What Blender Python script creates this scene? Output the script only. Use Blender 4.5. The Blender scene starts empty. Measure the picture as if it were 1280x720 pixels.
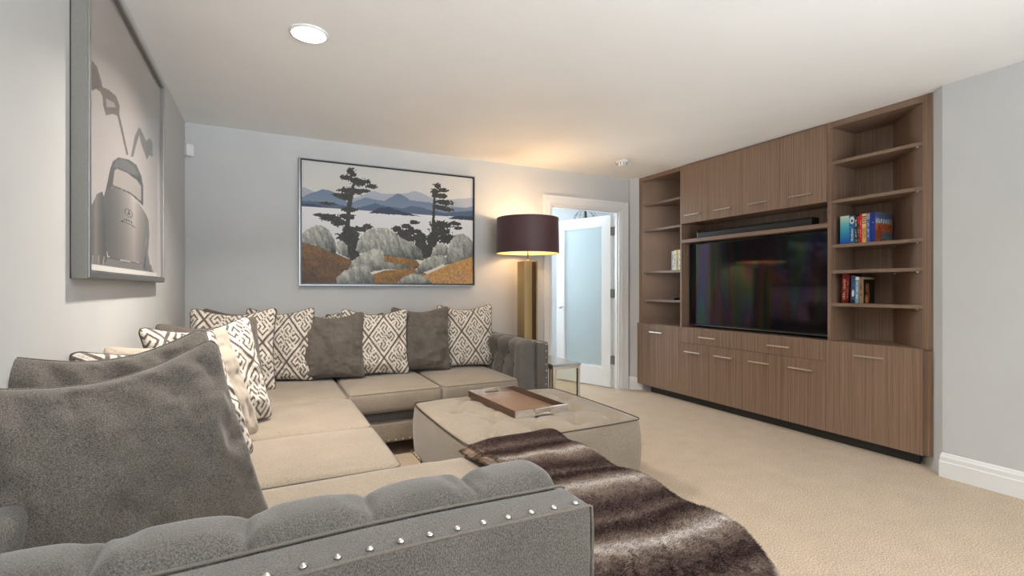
import bpy, bmesh, math, random
import numpy as np
from mathutils import Vector, Matrix
random.seed(7); np.random.seed(7)
S = bpy.context.scene
C = bpy.context.collection
PI = math.pi

# ------------------------------------------------------------ camera, world, light, exposure
cam = bpy.data.cameras.new('camera'); camo = bpy.data.objects.new('camera', cam); C.objects.link(camo)
cam.lens = 17.0; cam.sensor_width = 36.0; cam.clip_start = 0.02
camo.location = (0, 0, 1.175); camo.rotation_euler = (PI/2, 0, -math.radians(26.85))
S.camera = camo
w = bpy.data.worlds.new('world'); S.world = w; w.use_nodes = True
w.node_tree.nodes['Background'].inputs[0].default_value = (0.72, 0.84, 1.0, 1)
w.node_tree.nodes['Background'].inputs[1].default_value = 1.5
S.view_settings.view_transform = 'Standard'; S.view_settings.look = 'None'
S.view_settings.gamma = 1.0; S.view_settings.use_curve_mapping = False
S.view_settings.exposure = 0.42
def area_light(name, loc, rot, sx, sy, power, col, spread=PI, shape='RECTANGLE'):
    l = bpy.data.lights.new(name, 'AREA'); l.shape = shape; l.size = sx; l.size_y = sy
    l.energy = power; l.color = col; l.spread = spread
    o = bpy.data.objects.new(name, l); C.objects.link(o); o.location = loc; o.rotation_euler = rot
    return o
# daylight through the big windows behind the camera and through the window of the next room
area_light('daylight_rear', (1.15, -2.62, 1.35), (PI/2+math.radians(44), 0, 0), 2.3, 1.7, 140, (0.84, 0.92, 1.0), math.radians(95))
area_light('daylight_hall', (3.0, 6.07, 1.6), (-PI/2, 0, 0), 1.0, 1.1, 62, (0.84, 0.92, 1.0))
# recessed light in view, plus three unseen ones added behind the camera for fill
CANS = [(0.185, 2.60, 23.5), (1.7, 0.05, 10.0), (0.9, -2.0, 4.0), (2.6, -1.8, 8.0)]
for cx, cy, p in CANS:
    area_light('recessed_lamp_light', (cx, cy, 2.418), (0, 0, 0), 0.13, 0.13, p, (1.0, 0.92, 0.83), math.radians(128 if p > 20 else 150), 'DISK')

# ------------------------------------------------------------ materials
def new_mat(name):
    m = bpy.data.materials.new(name); m.use_nodes = True
    nt = m.node_tree; return m, nt, nt.nodes['Principled BSDF']
def N(nt, t, **kw):
    n = nt.nodes.new(t)
    for k, v in kw.items(): setattr(n, k, v)
    return n
def plain(name, col, rough=0.5, metal=0.0, **kw):
    m, nt, b = new_mat(name)
    b.inputs['Base Color'].default_value = (*col, 1); b.inputs['Roughness'].default_value = rough
    b.inputs['Metallic'].default_value = metal
    for k, v in kw.items(): b.inputs[k].default_value = v
    return m
def noise_mat(name, c1, c2, scale, rough=0.6, bump=0.1, bscale=None, mapping=(1,1,1), detail=4, metal=0, sheen=0.0, dist=0.002, coord='Object', big=0.0):
    m, nt, b = new_mat(name)
    tc = N(nt, 'ShaderNodeTexCoord'); mp = N(nt, 'ShaderNodeMapping'); mp.inputs['Scale'].default_value = mapping
    nt.links.new(tc.outputs[coord], mp.inputs[0])
    n = N(nt, 'ShaderNodeTexNoise'); n.inputs['Scale'].default_value = scale; n.inputs['Detail'].default_value = detail
    nt.links.new(mp.outputs[0], n.inputs['Vector'])
    cr = N(nt, 'ShaderNodeValToRGB'); cr.color_ramp.elements[0].position = .33; cr.color_ramp.elements[1].position = .67
    cr.color_ramp.elements[0].color = (*c1, 1); cr.color_ramp.elements[1].color = (*c2, 1)
    nt.links.new(n.outputs['Fac'], cr.inputs[0])
    col = cr.outputs[0]
    if big > 0:
        n3 = N(nt, 'ShaderNodeTexNoise'); n3.inputs['Scale'].default_value = 7.0; n3.inputs['Detail'].default_value = 3
        nt.links.new(tc.outputs[coord], n3.inputs['Vector'])
        mr = N(nt, 'ShaderNodeMapRange'); mr.inputs[1].default_value = .3; mr.inputs[2].default_value = .7
        mr.inputs[3].default_value = 1-big; mr.inputs[4].default_value = 1+big
        nt.links.new(n3.outputs['Fac'], mr.inputs[0])
        vm = N(nt, 'ShaderNodeVectorMath', operation='SCALE'); nt.links.new(col, vm.inputs[0]); nt.links.new(mr.outputs[0], vm.inputs['Scale'])
        col = vm.outputs[0]
    nt.links.new(col, b.inputs['Base Color'])
    b.inputs['Roughness'].default_value = rough; b.inputs['Metallic'].default_value = metal
    if sheen: b.inputs['Sheen Weight'].default_value = sheen; b.inputs['Sheen Roughness'].default_value = .4
    if bump:
        n2 = N(nt, 'ShaderNodeTexNoise'); n2.inputs['Scale'].default_value = bscale or scale; n2.inputs['Detail'].default_value = 3
        nt.links.new(mp.outputs[0], n2.inputs['Vector'])
        bp = N(nt, 'ShaderNodeBump'); bp.inputs['Strength'].default_value = bump; bp.inputs['Distance'].default_value = dist
        nt.links.new(n2.outputs['Fac'], bp.inputs['Height']); nt.links.new(bp.outputs[0], b.inputs['Normal'])
    return m
def attr_mat(name, rough=0.6, bump=0.0, bscale=300, coat=0.0, sheen=0.0, spec=0.5):
    m, nt, b = new_mat(name)
    a = N(nt, 'ShaderNodeAttribute', attribute_name='Col'); nt.links.new(a.outputs['Color'], b.inputs['Base Color'])
    b.inputs['Roughness'].default_value = rough; b.inputs['Coat Weight'].default_value = coat; b.inputs['Coat Roughness'].default_value = .03
    b.inputs['Specular IOR Level'].default_value = spec
    if sheen: b.inputs['Sheen Weight'].default_value = sheen
    if bump:
        tc = N(nt, 'ShaderNodeTexCoord'); n2 = N(nt, 'ShaderNodeTexNoise'); n2.inputs['Scale'].default_value = bscale
        nt.links.new(tc.outputs['Object'], n2.inputs['Vector'])
        bp = N(nt, 'ShaderNodeBump'); bp.inputs['Strength'].default_value = bump; bp.inputs['Distance'].default_value = .002
        nt.links.new(n2.outputs['Fac'], bp.inputs['Height']); nt.links.new(bp.outputs[0], b.inputs['Normal'])
    return m
def wood_mat(name, base=(0.178, 0.108, 0.070), light=(0.318, 0.205, 0.140), rough=0.36):
    m, nt, b = new_mat(name)
    tc = N(nt, 'ShaderNodeTexCoord'); oi = N(nt, 'ShaderNodeObjectInfo')
    sx = N(nt, 'ShaderNodeSeparateXYZ'); nt.links.new(tc.outputs['Object'], sx.inputs[0])
    ad = N(nt, 'ShaderNodeMath', operation='ADD'); nt.links.new(sx.outputs[0], ad.inputs[0]); nt.links.new(sx.outputs[1], ad.inputs[1])
    mu = N(nt, 'ShaderNodeMath', operation='MULTIPLY_ADD'); nt.links.new(oi.outputs['Random'], mu.inputs[0]); mu.inputs[1].default_value = 7.0
    nt.links.new(ad.outputs[0], mu.inputs[2])
    cb = N(nt, 'ShaderNodeCombineXYZ'); nt.links.new(mu.outputs[0], cb.inputs[0]); nt.links.new(sx.outputs[2], cb.inputs[2])
    def ns(scx, scz, det):
        mp = N(nt, 'ShaderNodeMapping'); mp.inputs['Scale'].default_value = (scx, 1, scz); nt.links.new(cb.outputs[0], mp.inputs[0])
        n = N(nt, 'ShaderNodeTexNoise'); n.inputs['Scale'].default_value = 1; n.inputs['Detail'].default_value = det
        nt.links.new(mp.outputs[0], n.inputs['Vector']); return n
    a = ns(95, 0.9, 2); c = ns(300, 5, 2)
    mx = N(nt, 'ShaderNodeMath', operation='MULTIPLY_ADD'); nt.links.new(a.outputs['Fac'], mx.inputs[0]); mx.inputs[1].default_value = .68
    m2 = N(nt, 'ShaderNodeMath', operation='MULTIPLY'); nt.links.new(c.outputs['Fac'], m2.inputs[0]); m2.inputs[1].default_value = .32
    nt.links.new(m2.outputs[0], mx.inputs[2])
    cr = N(nt, 'ShaderNodeValToRGB'); cr.color_ramp.elements[0].position = .36; cr.color_ramp.elements[1].position = .64
    cr.color_ramp.elements[0].color = (*base, 1); cr.color_ramp.elements[1].color = (*light, 1)
    nt.links.new(mx.outputs[0], cr.inputs[0]); nt.links.new(cr.outputs[0], b.inputs['Base Color'])
    b.inputs['Roughness'].default_value = rough
    return m
M = {}
M['wall'] = noise_mat('wall_paint', (.56,.56,.55), (.58,.58,.57), 3, .75, .12, 130, dist=.0015)
M['ceil'] = noise_mat('ceiling_paint', (.90,.89,.87), (.92,.91,.89), 3, .8, .25, 90, dist=.002)
M['hall'] = plain('hall_paint', (.80,.82,.84), .8)
M['trim'] = plain('white_trim_paint', (.80,.795,.78), .35)
M['door'] = plain('white_door_paint', (.82,.81,.79), .35)
M['carpet'] = noise_mat('beige_carpet', (.37,.280,.190), (.88,.69,.50), 165, .95, 1.0, 190, sheen=.1, dist=.010, big=.05)
M['wood'] = wood_mat('walnut_veneer')
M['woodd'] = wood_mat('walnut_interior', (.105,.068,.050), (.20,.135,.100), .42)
M['woode'] = noise_mat('walnut_edge', (.20,.130,.088), (.25,.165,.115), 9, .4, 0, mapping=(6,1,6))
M['hinge'] = plain('satin_hinge', (.26,.24,.22), .45, .2)
M['kick'] = plain('black_plinth', (.03,.027,.025), .5)
M['chrome'] = plain('chrome', (.80,.80,.80), .12, 1)
M['nickel'] = plain('brushed_nickel', (.72,.68,.62), .28, 1)
M['brass'] = noise_mat('brushed_brass', (.40,.29,.14), (.52,.39,.20), 20, .34, .05, 200, (1,1,.05), metal=.9)
M['brassd'] = plain('dark_bronze', (.12,.08,.045), .35, .8)
M['fab'] = noise_mat('taupe_chenille', (.054,.048,.043), (.182,.162,.142), 430, .92, .7, 430, mapping=(1,1,.6), sheen=.35, dist=.002, big=.10)  # shaded copy of the sofa fabric: arms and backs darkened in the colour
M['fabs'] = noise_mat('tan_chenille_seat', (.175,.140,.102), (.370,.303,.230), 380, .92, .6, 380, sheen=.3, dist=.0015, big=.07)  # lit copy of the same fabric: lamplight on seats, base, ottoman in the colour
M['fabp'] = noise_mat('taupe_pillow_chenille', (.052,.043,.036), (.190,.162,.136), 400, .92, .7, 400, sheen=.3, dist=.0015, big=.10)
M['fabt'] = noise_mat('beige_pillow_chenille', (.36,.30,.24), (.50,.43,.35), 330, .92, .4, 420, sheen=.3, dist=.0015, big=.05)
M['pipe'] = plain('dark_piping', (.07,.06,.052), .9)
M['pipel'] = noise_mat('taupe_piping', (.13,.112,.094), (.18,.155,.13), 300, .9, .2)
M['ptn'] = attr_mat('woven_key_pattern', .9, .5, 330, sheen=.3)
M['art'] = attr_mat('painted_canvas', .55, .3, 400)
M['print'] = attr_mat('glazed_print', .5, 0, coat=1.0)
M['cover'] = attr_mat('printed_cover', .35)
M['fur'] = attr_mat('faux_fur', .95, spec=.05)
M['black'] = plain('black_plastic', (.012,.012,.013), .35)
M['blackg'] = plain('black_satin_frame', (.015,.015,.016), .25)
M['silver'] = plain('silver_frame', (.36,.36,.36), .34, 1)
M['champ'] = noise_mat('champagne_frame_side', (.21,.20,.18), (.25,.235,.21), 300, .45, .1, metal=.3)
M['white'] = plain('white_plastic', (.80,.80,.80), .4)
M['dgrey'] = plain('dark_grey_plastic', (.08,.08,.08), .5)
M['screen'] = plain('tv_screen', (.006,.006,.008), .06, 0, **{'Specular IOR Level': .55})
M['shade'] = noise_mat('plum_lamp_shade', (.075,.034,.038), (.090,.042,.046), 300, .55, .1, sheen=.2)
M['shadein'] = plain('gold_shade_lining', (.86,.66,.38), .5)
M['tabletop'] = plain('grey_glass_top', (.33,.34,.34), .08)
M['traybase'] = plain('bronze_tray_base', (.36,.235,.165), .22, .35)
M['trayside'] = plain('brown_tray_side', (.075,.038,.022), .25)
M['legw'] = plain('dark_wood_leg', (.03,.02,.015), .4)
def emit(name, col, st):
    m, nt, b = new_mat(name)
    b.inputs['Base Color'].default_value = (*col, 1)
    b.inputs['Emission Color'].default_value = (*col, 1); b.inputs['Emission Strength'].default_value = st
    return m
M['canlit'] = emit('lit_lens', (1, .95, .86), 6)
M['bulb'] = emit('lit_bulb', (1, .78, .45), 12)
def glass(name, tint, frac, rough=.03):
    m = bpy.data.materials.new(name); m.use_nodes = True; nt = m.node_tree; nt.nodes.clear()
    o = N(nt, 'ShaderNodeOutputMaterial'); mx = N(nt, 'ShaderNodeMixShader'); t = N(nt, 'ShaderNodeBsdfTransparent'); g = N(nt, 'ShaderNodeBsdfGlossy')
    t.inputs[0].default_value = (*tint, 1); g.inputs['Roughness'].default_value = rough; mx.inputs[0].default_value = frac
    nt.links.new(t.outputs[0], mx.inputs[1]); nt.links.new(g.outputs[0], mx.inputs[2]); nt.links.new(mx.outputs[0], o.inputs[0]); return m
M['pane'] = glass('clear_pane', (.95,.97,.97), .06)
M['smoke'] = glass('smoked_glass', (.88,.86,.79), .02, .0)
m, nt, b = new_mat('frosted_glass'); M['frost'] = m
b.inputs['Base Color'].default_value = (.70,.80,.82,1); b.inputs['Transmission Weight'].default_value = .55; b.inputs['Roughness'].default_value = .45
# TV screen: black glass with the faint oil-like iridescence of its coating
m, nt, b = new_mat('tv_screen_glass'); M['screen'] = m
b.inputs['Base Color'].default_value = (.007,.006,.008,1); b.inputs['Roughness'].default_value = .07
b.inputs['Specular IOR Level'].default_value = .8
tc = N(nt,'ShaderNodeTexCoord'); mp = N(nt,'ShaderNodeMapping'); mp.inputs['Scale'].default_value = (0, 2.6, .35); nt.links.new(tc.outputs['Object'], mp.inputs[0])
n = N(nt,'ShaderNodeTexNoise'); n.inputs['Scale'].default_value = 1.6; n.inputs['Detail'].default_value = 1.5; nt.links.new(mp.outputs[0], n.inputs['Vector'])
mm = N(nt,'ShaderNodeMath', operation='MULTIPLY'); mm.inputs[1].default_value = 4.5; nt.links.new(n.outputs['Fac'], mm.inputs[0])
fr_ = N(nt,'ShaderNodeMath', operation='FRACT'); nt.links.new(mm.outputs[0], fr_.inputs[0])
hs = N(nt,'ShaderNodeCombineColor', mode='HSV'); nt.links.new(fr_.outputs[0], hs.inputs[0]); hs.inputs[1].default_value = .42; hs.inputs[2].default_value = 1
nt.links.new(hs.outputs[0], b.inputs['Specular Tint'])

# ------------------------------------------------------------ mesh helpers
def link(name, me, mat=None, parent=None, smooth=False, label=None, cat=None, group=None, kind=None):
    o = bpy.data.objects.new(name, me); C.objects.link(o)
    if mat is not None:
        me.materials.append(mat)
    if smooth:
        me.polygons.foreach_set('use_smooth', [True]*len(me.polygons))
    if parent is not None: o.parent = parent
    if label: o['label'] = label
    if cat: o['category'] = cat
    if group: o['group'] = group
    if kind: o['kind'] = kind
    return o
def thing(name, label, cat, loc=(0,0,0), rotz=0.0, group=None, kind=None):
    o = bpy.data.objects.new(name, None); C.objects.link(o); o.location = loc; o.rotation_euler = (0,0,rotz)
    o.empty_display_size = .05
    if kind: o['kind'] = kind
    if label: o['label'] = label
    if cat: o['category'] = cat
    if group: o['group'] = group
    return o
class MB:
    def __init__(s): s.v = []; s.f = []
    def add(s, vs, fs):
        k = len(s.v); s.v += [tuple(p) for p in vs]; s.f += [tuple(i+k for i in f) for f in fs]; return s
    def box(s, x0, x1, y0, y1, z0, z1):
        return s.add([(x0,y0,z0),(x1,y0,z0),(x1,y1,z0),(x0,y1,z0),(x0,y0,z1),(x1,y0,z1),(x1,y1,z1),(x0,y1,z1)],
                     [(0,3,2,1),(4,5,6,7),(0,1,5,4),(1,2,6,5),(2,3,7,6),(3,0,4,7)])
    def prism(s, poly, z0, z1):
        n = len(poly)
        a = sum(poly[i][0]*poly[(i+1)%n][1]-poly[(i+1)%n][0]*poly[i][1] for i in range(n))
        if a < 0: poly = poly[::-1]
        return s.add([(x,y,z0) for x,y in poly]+[(x,y,z1) for x,y in poly],
                     [tuple(range(n-1,-1,-1)), tuple(range(n,2*n))]+[(i,(i+1)%n,(i+1)%n+n,i+n) for i in range(n)])
    def tube(s, pts, r, k=8, closed=False):
        pts = [Vector(p) for p in pts]; n = len(pts); rings = []
        prev = None
        for i, p in enumerate(pts):
            if closed: t = pts[(i+1)%n]-pts[i-1]
            else: t = pts[min(i+1,n-1)]-pts[max(i-1,0)]
            t.normalize()
            if prev is None:
                a = Vector((0,0,1)) if abs(t.z) < .9 else Vector((1,0,0))
                u = t.cross(a).normalized()
            else:
                u = (prev - t*prev.dot(t)).normalized()
            prev = u; v = t.cross(u)
            rr = r[i] if hasattr(r,'__len__') else r
            rings.append([p + (u*math.cos(2*PI*j/k)+v*math.sin(2*PI*j/k))*rr for j in range(k)])
        vs = [q for ring in rings for q in ring]; fs = []
        m = n if closed else n-1
        for i in range(m):
            a = i*k; b = ((i+1)%n)*k
            for j in range(k): fs.append((a+j, a+(j+1)%k, b+(j+1)%k, b+j))
        if not closed: fs += [tuple(range(k-1,-1,-1)), tuple(range((n-1)*k, n*k))]
        return s.add(vs, fs)
    def lathe(s, prof, k=32, c=(0,0,0), cap=True):
        vs = [(c[0]+r*math.cos(2*PI*j/k), c[1]+r*math.sin(2*PI*j/k), c[2]+z) for r,z in prof for j in range(k)]
        fs = [(i*k+j, i*k+(j+1)%k, (i+1)*k+(j+1)%k, (i+1)*k+j) for i in range(len(prof)-1) for j in range(k)]
        if cap: fs += [tuple(range(k-1,-1,-1)), tuple(range((len(prof)-1)*k, len(prof)*k))]
        return s.add(vs, fs)
    def mesh(s, name='m'):
        me = bpy.data.meshes.new(name); me.from_pydata(s.v, [], s.f); me.update(); return me
    def build(s, name, mat, parent=None, smooth=False, bevel=0, **kw):
        me = s.mesh(name)
        bm = bmesh.new(); bm.from_mesh(me)
        bmesh.ops.recalc_face_normals(bm, faces=bm.faces)
        if bevel: bmesh.ops.bevel(bm, geom=[e for e in bm.edges if e.calc_face_angle(0) > .5], offset=bevel, segments=2, affect='EDGES', profile=.7)
        bm.to_mesh(me); bm.free()
        return link(name, me, mat, parent, smooth, **kw)
def bx(name, mat, parent, x0, x1, y0, y1, z0, z1, bevel=0, **kw):
    return MB().box(x0,x1,y0,y1,z0,z1).build(name, mat, parent, bevel=bevel, **kw)
def grid_axis(a, b, r, n, m=4):
    r = min(r, (b-a)/2-1e-4)
    s = [a + r*(1-math.cos(PI/2*i/m)) for i in range(m)]
    mid = [a+r + (b-a-2*r)*i/n for i in range(n+1)]
    return s + mid + [b - r*(1-math.cos(PI/2*i/m)) for i in range(m-1,-1,-1)]
def soft_box(x0, x1, y0, y1, z0, z1, r=.04, n=(16,16,4), deform=None, m=4):
    """rounded box of quads; deform(x,y,z,side)->(x,y,z)"""
    ax = [grid_axis(x0,x1,r,n[0],m), grid_axis(y0,y1,r,n[1],m), grid_axis(z0,z1,r,n[2],m)]
    lo = (x0,y0,z0); hi = (x1,y1,z1)
    vmap = {}; vs = []; fs = []
    L = [len(a) for a in ax]
    rr = min(r, (x1-x0)/2, (y1-y0)/2, (z1-z0)/2)
    def vid(i,j,k):
        key = (i,j,k)
        if key in vmap: return vmap[key]
        p = Vector((ax[0][i], ax[1][j], ax[2][k]))
        q = Vector([min(max(p[t], lo[t]+rr), hi[t]-rr) for t in range(3)])
        d = p-q
        if d.length > 1e-9: p = q + d.normalized()*rr
        if deform: p = Vector(deform(*p))
        vmap[key] = len(vs); vs.append(tuple(p)); return vmap[key]
    for k in (0, L[2]-1):
        for i in range(L[0]-1):
            for j in range(L[1]-1):
                q = (vid(i,j,k), vid(i+1,j,k), vid(i+1,j+1,k), vid(i,j+1,k)); fs.append(q if k else q[::-1])
    for j in (0, L[1]-1):
        for i in range(L[0]-1):
            for k in range(L[2]-1):
                q = (vid(i,j,k), vid(i+1,j,k), vid(i+1,j,k+1), vid(i,j,k+1)); fs.append(q[::-1] if j else q)
    for i in (0, L[0]-1):
        for j in range(L[1]-1):
            for k in range(L[2]-1):
                q = (vid(i,j,k), vid(i,j+1,k), vid(i,j+1,k+1), vid(i,j,k+1)); fs.append(q if i else q[::-1])
    mb = MB(); mb.v = vs; mb.f = fs; return mb
def set_col(me, cols):
    a = me.color_attributes.new('Col', 'FLOAT_COLOR', 'POINT')
    c = np.ones((len(me.vertices), 4), dtype=np.float32); c[:, :3] = cols; a.data.foreach_set('color', c.ravel())
def lin(c):
    c = np.asarray(c, dtype=float)/255.; return np.where(c <= .04045, c/12.92, ((c+.055)/1.055)**2.4)
def fast_mesh(name, verts, quads):
    me = bpy.data.meshes.new(name); nv = len(verts); k = quads.shape[1]; nf = len(quads)
    me.vertices.add(nv); me.vertices.foreach_set('co', np.asarray(verts, dtype=np.float32).ravel())
    me.loops.add(nf*k); me.loops.foreach_set('vertex_index', quads.astype(np.int32).ravel())
    me.polygons.add(nf); me.polygons.foreach_set('loop_start', np.arange(0, nf*k, k, dtype=np.int32))
    me.update(calc_edges=True); me.validate(); return me
def grid_quads(nu, nv):
    i, j = np.meshgrid(np.arange(nu-1), np.arange(nv-1), indexing='ij'); a = i*nv+j
    return np.stack([a, a+nv, a+nv+1, a+1], -1).reshape(-1,4)
def vnoise(x, y, seed=0):
    """value noise, numpy"""
    xi = np.floor(x).astype(int); yi = np.floor(y).astype(int); fx = x-xi; fy = y-yi
    fx = fx*fx*(3-2*fx); fy = fy*fy*(3-2*fy)
    def h(a, b):
        n = (a*374761393 + b*668265263 + seed*974711) & 0x7fffffff
        n = ((n ^ (n >> 13))*1274126177) & 0x7fffffff
        return ((n ^ (n >> 16)) & 0xffff)/65535.
    return (h(xi,yi)*(1-fx)+h(xi+1,yi)*fx)*(1-fy)+(h(xi,yi+1)*(1-fx)+h(xi+1,yi+1)*fx)*fy
def inpoly(x, y, poly):
    r = np.zeros(x.shape, bool); n = len(poly)
    for i in range(n):
        x0,y0 = poly[i]; x1,y1 = poly[(i+1)%n]
        if y0 == y1: continue
        c = ((y0 > y) != (y1 > y)) & (x < (x1-x0)*(y-y0)/(y1-y0)+x0); r ^= c
    return r

# ------------------------------------------------------------ the setting
H = 2.44; XL = -0.56; XR = 3.76; YB = 4.42; YF = -2.6; XN = 3.835; NY0 = 1.555; NY1 = 4.33
def struct(name, mb, mat, **kw): return mb.build(name, mat, kind='structure', **kw)
struct('floor', MB().box(XL-.15, 5.2, YF-.15, 6.2, -.1, 0), M['carpet'])
struct('ceiling', MB().box(XL-.15, 5.2, YF-.15, 6.2, H, H+.1), M['ceil'])
struct('wall_left', MB().box(XL-.12, XL, YF-.12, YB+.12, 0, H), M['wall'])
DX0, DX1, DH = 2.695, 3.645, 2.075
struct('wall_back', MB().box(XL, DX0, YB, YB+.12, 0, H).box(DX1, XR, YB, YB+.12, 0, H).box(DX0, DX1, YB, YB+.12, DH, H), M['wall'])
# right wall: plain part, two 45 degree returns, the recess behind the built-in
wr = MB().prism([(XR, .2), (XR, NY0-.075), (XN+.36, NY0+.36), (XN+.36, .2)], 0, H)
wr.prism([(XR, NY1+.06), (XR, YB+.12), (XN+.36, YB+.12), (XN+.36, NY1-.34), (XN, NY1-.005)], 0, H)
wr.box(XN+.36, XN+.48, .2, YB+.12, 0, H)
wr.box(XR, XR+.12, YF-.12, .2, 0, H)
struct('wall_right', wr, M['wall'])
struct('wall_rear', MB().box(XL, 0.0, YF-.12, YF, 0, H).box(3.4, XR, YF-.12, YF, 0, H).box(0, 3.4, YF-.12, YF, 0, .5).box(0, 3.4, YF-.12, YF, 2.2, H), M['wall'])
# baseboards, moulded profile swept along a floor line
def baseboard(name, pts, side):
    prof = [(.0,0),(.016,0),(.016,.095),(.012,.100),(.012,.125),(.008,.135),(.005,.146),(0,.15)]
    mb = MB(); P = [Vector((x,y)) for x,y in pts]; rings = []
    for i, p in enumerate(P):
        ds = []
        if i: ds.append((P[i]-P[i-1]).normalized())
        if i < len(P)-1: ds.append((P[i+1]-P[i]).normalized())
        ns = [Vector((-d.y, d.x))*side for d in ds]
        n = ns[0] if len(ns) == 1 else (ns[0]+ns[1]).normalized()/max(.3, math.cos(ns[0].angle(ns[1])/2))
        rings.append([(p.x+n.x*a, p.y+n.y*a, z) for a, z in prof])
    k = len(prof); vs = [q for r in rings for q in r]; fs = []
    for i in range(len(P)-1):
        for j in range(k-1): fs.append((i*k+j, i*k+j+1, (i+1)*k+j+1, (i+1)*k+j))
    fs += [tuple(range(k)), tuple(range((len(P)-1)*k, len(P)*k))]
    mb.add(vs, fs); return struct(name, mb, M['trim'])
baseboard('baseboard_right', [(XR, -2.5), (XR, NY0-.075), (XN+.04, NY0-.03)], 1)
baseboard('baseboard_back', [(3.735, YB), (XR, YB), (XR, NY1+.06), (XN+.04, NY1-.02)], -1)
baseboard('baseboard_left', [(XL, -2.5), (XL, YB), (2.60, YB)], -1)
# recessed niche floor and rear window
wn = thing('window_1', None, None, kind='structure')
MB().box(0,3.4,YF-.06,YF,.5,.56).box(0,3.4,YF-.06,YF,2.14,2.2).box(0,.06,YF-.06,YF,.5,2.2).box(3.34,3.4,YF-.06,YF,.5,2.2).box(1.1,1.16,YF-.06,YF,.5,2.2).box(2.24,2.3,YF-.06,YF,.5,2.2).build('window_frame', M['trim'], wn)
MB().box(0.06,3.34,YF-.04,YF-.034,.56,2.14).build('pane', M['pane'], wn)
# doorway casing and jamb
def casing(mb, x0, x1, z1, y, wd=.092):
    # stepped moulding: outer back band, flat, inner bead
    for a, b, t in ((0, .022, .026), (.022, .060, .016), (.060, .078, .020), (.078, wd, .012)):
        mb.box(x0-wd+a, x0-wd+b, y-t, y, 0, z1+wd-b) ; mb.box(x1+wd-b, x1+wd-a, y-t, y, 0, z1+wd-b)
        mb.box(x0-wd+a, x1+wd-a, y-t, y, z1+wd-b, z1+wd-a)
    return mb
struct('trim_1', casing(MB(), DX0+.005, DX1-.0, DH-.005, YB), M['trim'])
struct('trim_2', MB().box(DX0, DX0+.02, YB, YB+.12, 0, DH).box(DX1-.02, DX1, YB, YB+.12, 0, DH).box(DX0+.02, DX1-.02, YB, YB+.12, DH-.02, DH)
       .box(DX0+.02, DX0+.032, YB+.03, YB+.065, 0, DH-.02).box(DX1-.032, DX1-.02, YB+.03, YB+.065, 0, DH-.02).box(DX0+.032, DX1-.032, YB+.03, YB+.065, DH-.032, DH-.02), M['trim'])
# the open door, hinged at the right jamb, swung into the next room
dr = thing('door_1', None, None, (3.605, 4.538, 0), math.radians(109.5), kind='structure')
DW = .80
fr = MB()
fr.box(0, .115, -.02, .02, .012, 2.03).box(DW-.115, DW, -.02, .02, .012, 2.03).box(.115, DW-.115, -.02, .02, .012, .235).box(.115, DW-.115, -.02, .02, 1.915, 2.03)
fr.build('door_frame', M['door'], dr, bevel=.002)
MB().box(.115, DW-.115, -.006, .006, .235, 1.915).build('frosted_pane', M['frost'], dr)
bd = MB()
for s in (-1, 1):
    y0, y1 = (.006, .014) if s > 0 else (-.014, -.006)
    bd.box(.115,.127,y0,y1,.235,1.915).box(DW-.127,DW-.115,y0,y1,.235,1.915).box(.127,DW-.127,y0,y1,.235,.247).box(.127,DW-.127,y0,y1,1.903,1.915)
bd.build('glazing_bead', M['door'], dr)
hd = MB()
for s in (-1, 1):
    hd.lathe([(.026,0),(.026,.008),(.012,.010),(.009,.012),(.009,.05)], 20)
    k = len(hd.v) - 20*5
    for i in range(k, len(hd.v)):
        x,y,z = hd.v[i]; hd.v[i] = (DW-.062+x, s*(.02+z), .94+y)
    hd.tube([(DW-.058, s*.066, .94), (DW-.10, s*.068, .942), (DW-.165, s*.066, .938)], [.009,.008,.006], 10)
hd.build('lever_handle', M['nickel'], dr, smooth=True)
for z in (.28, 1.06, 1.79):
    hg = MB().box(-.003, .002, -.02, .02, z, z+.1)
    hg.box(-.034,-.002,.002,.005,z,z+.1)
    hg.tube([(-.004,-.0235,z-.004),(-.004,-.0235,z+.104)], .007, 10)
    hg.build('hinge', M['hinge'], dr)
for z in (.28, 1.06, 1.79):
    hg = MB().box(DX1-.024, DX1-.019, YB+.070, YB+.119, z, z+.1)
    hg.build('hinge_leaf', M['hinge'], None, kind='structure').name = 'trim_3'
# the hall beyond
struct('wall_hall_right', MB().box(5.0, 5.1, YB+.12, 6.1, 0, H), M['hall'])
struct('wall_hall_left', MB().box(1.5, 1.6, YB+.12, 6.1, 0, H), M['hall'])
struct('wall_hall_back', MB().box(1.6,2.5,5.9,6.0,0,H).box(3.53,5.0,5.9,6.0,0,H).box(2.5,3.53,5.9,6.0,0,1.07).box(2.5,3.53,5.9,6.0,2.2,H)
       .box(1.6,DX0,YB+.12,YB+.125,0,H).box(DX1,5.0,YB+.12,YB+.125,0,H).box(DX0,DX1,YB+.12,YB+.125,DH,H), M['hall'])
wn = thing('window_2', None, None, kind='structure')
MB().box(2.5,2.55,5.9,5.96,1.07,2.2).box(3.48,3.53,5.9,5.96,1.07,2.2).box(2.5,3.53,5.9,5.96,1.07,1.12).box(2.5,3.53,5.9,5.96,2.15,2.2)\
  .box(2.43,2.5,5.88,5.9,1.0,2.27).box(3.53,3.60,5.88,5.9,1.05,2.27).box(2.43,3.60,5.88,5.9,2.2,2.27).build('window_frame', M['trim'], wn)
MB().box(2.40,3.63,5.86,5.9,1.04,1.07).box(2.43,3.60,5.885,5.9,.98,1.04).build('window_sill', M['trim'], wn)
MB().box(2.55,3.48,5.93,5.936,1.12,2.15).build('pane', M['pane'], wn)
baseboard('baseboard_hall', [(1.6, 5.9), (5.0, 5.9)], -1)
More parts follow.
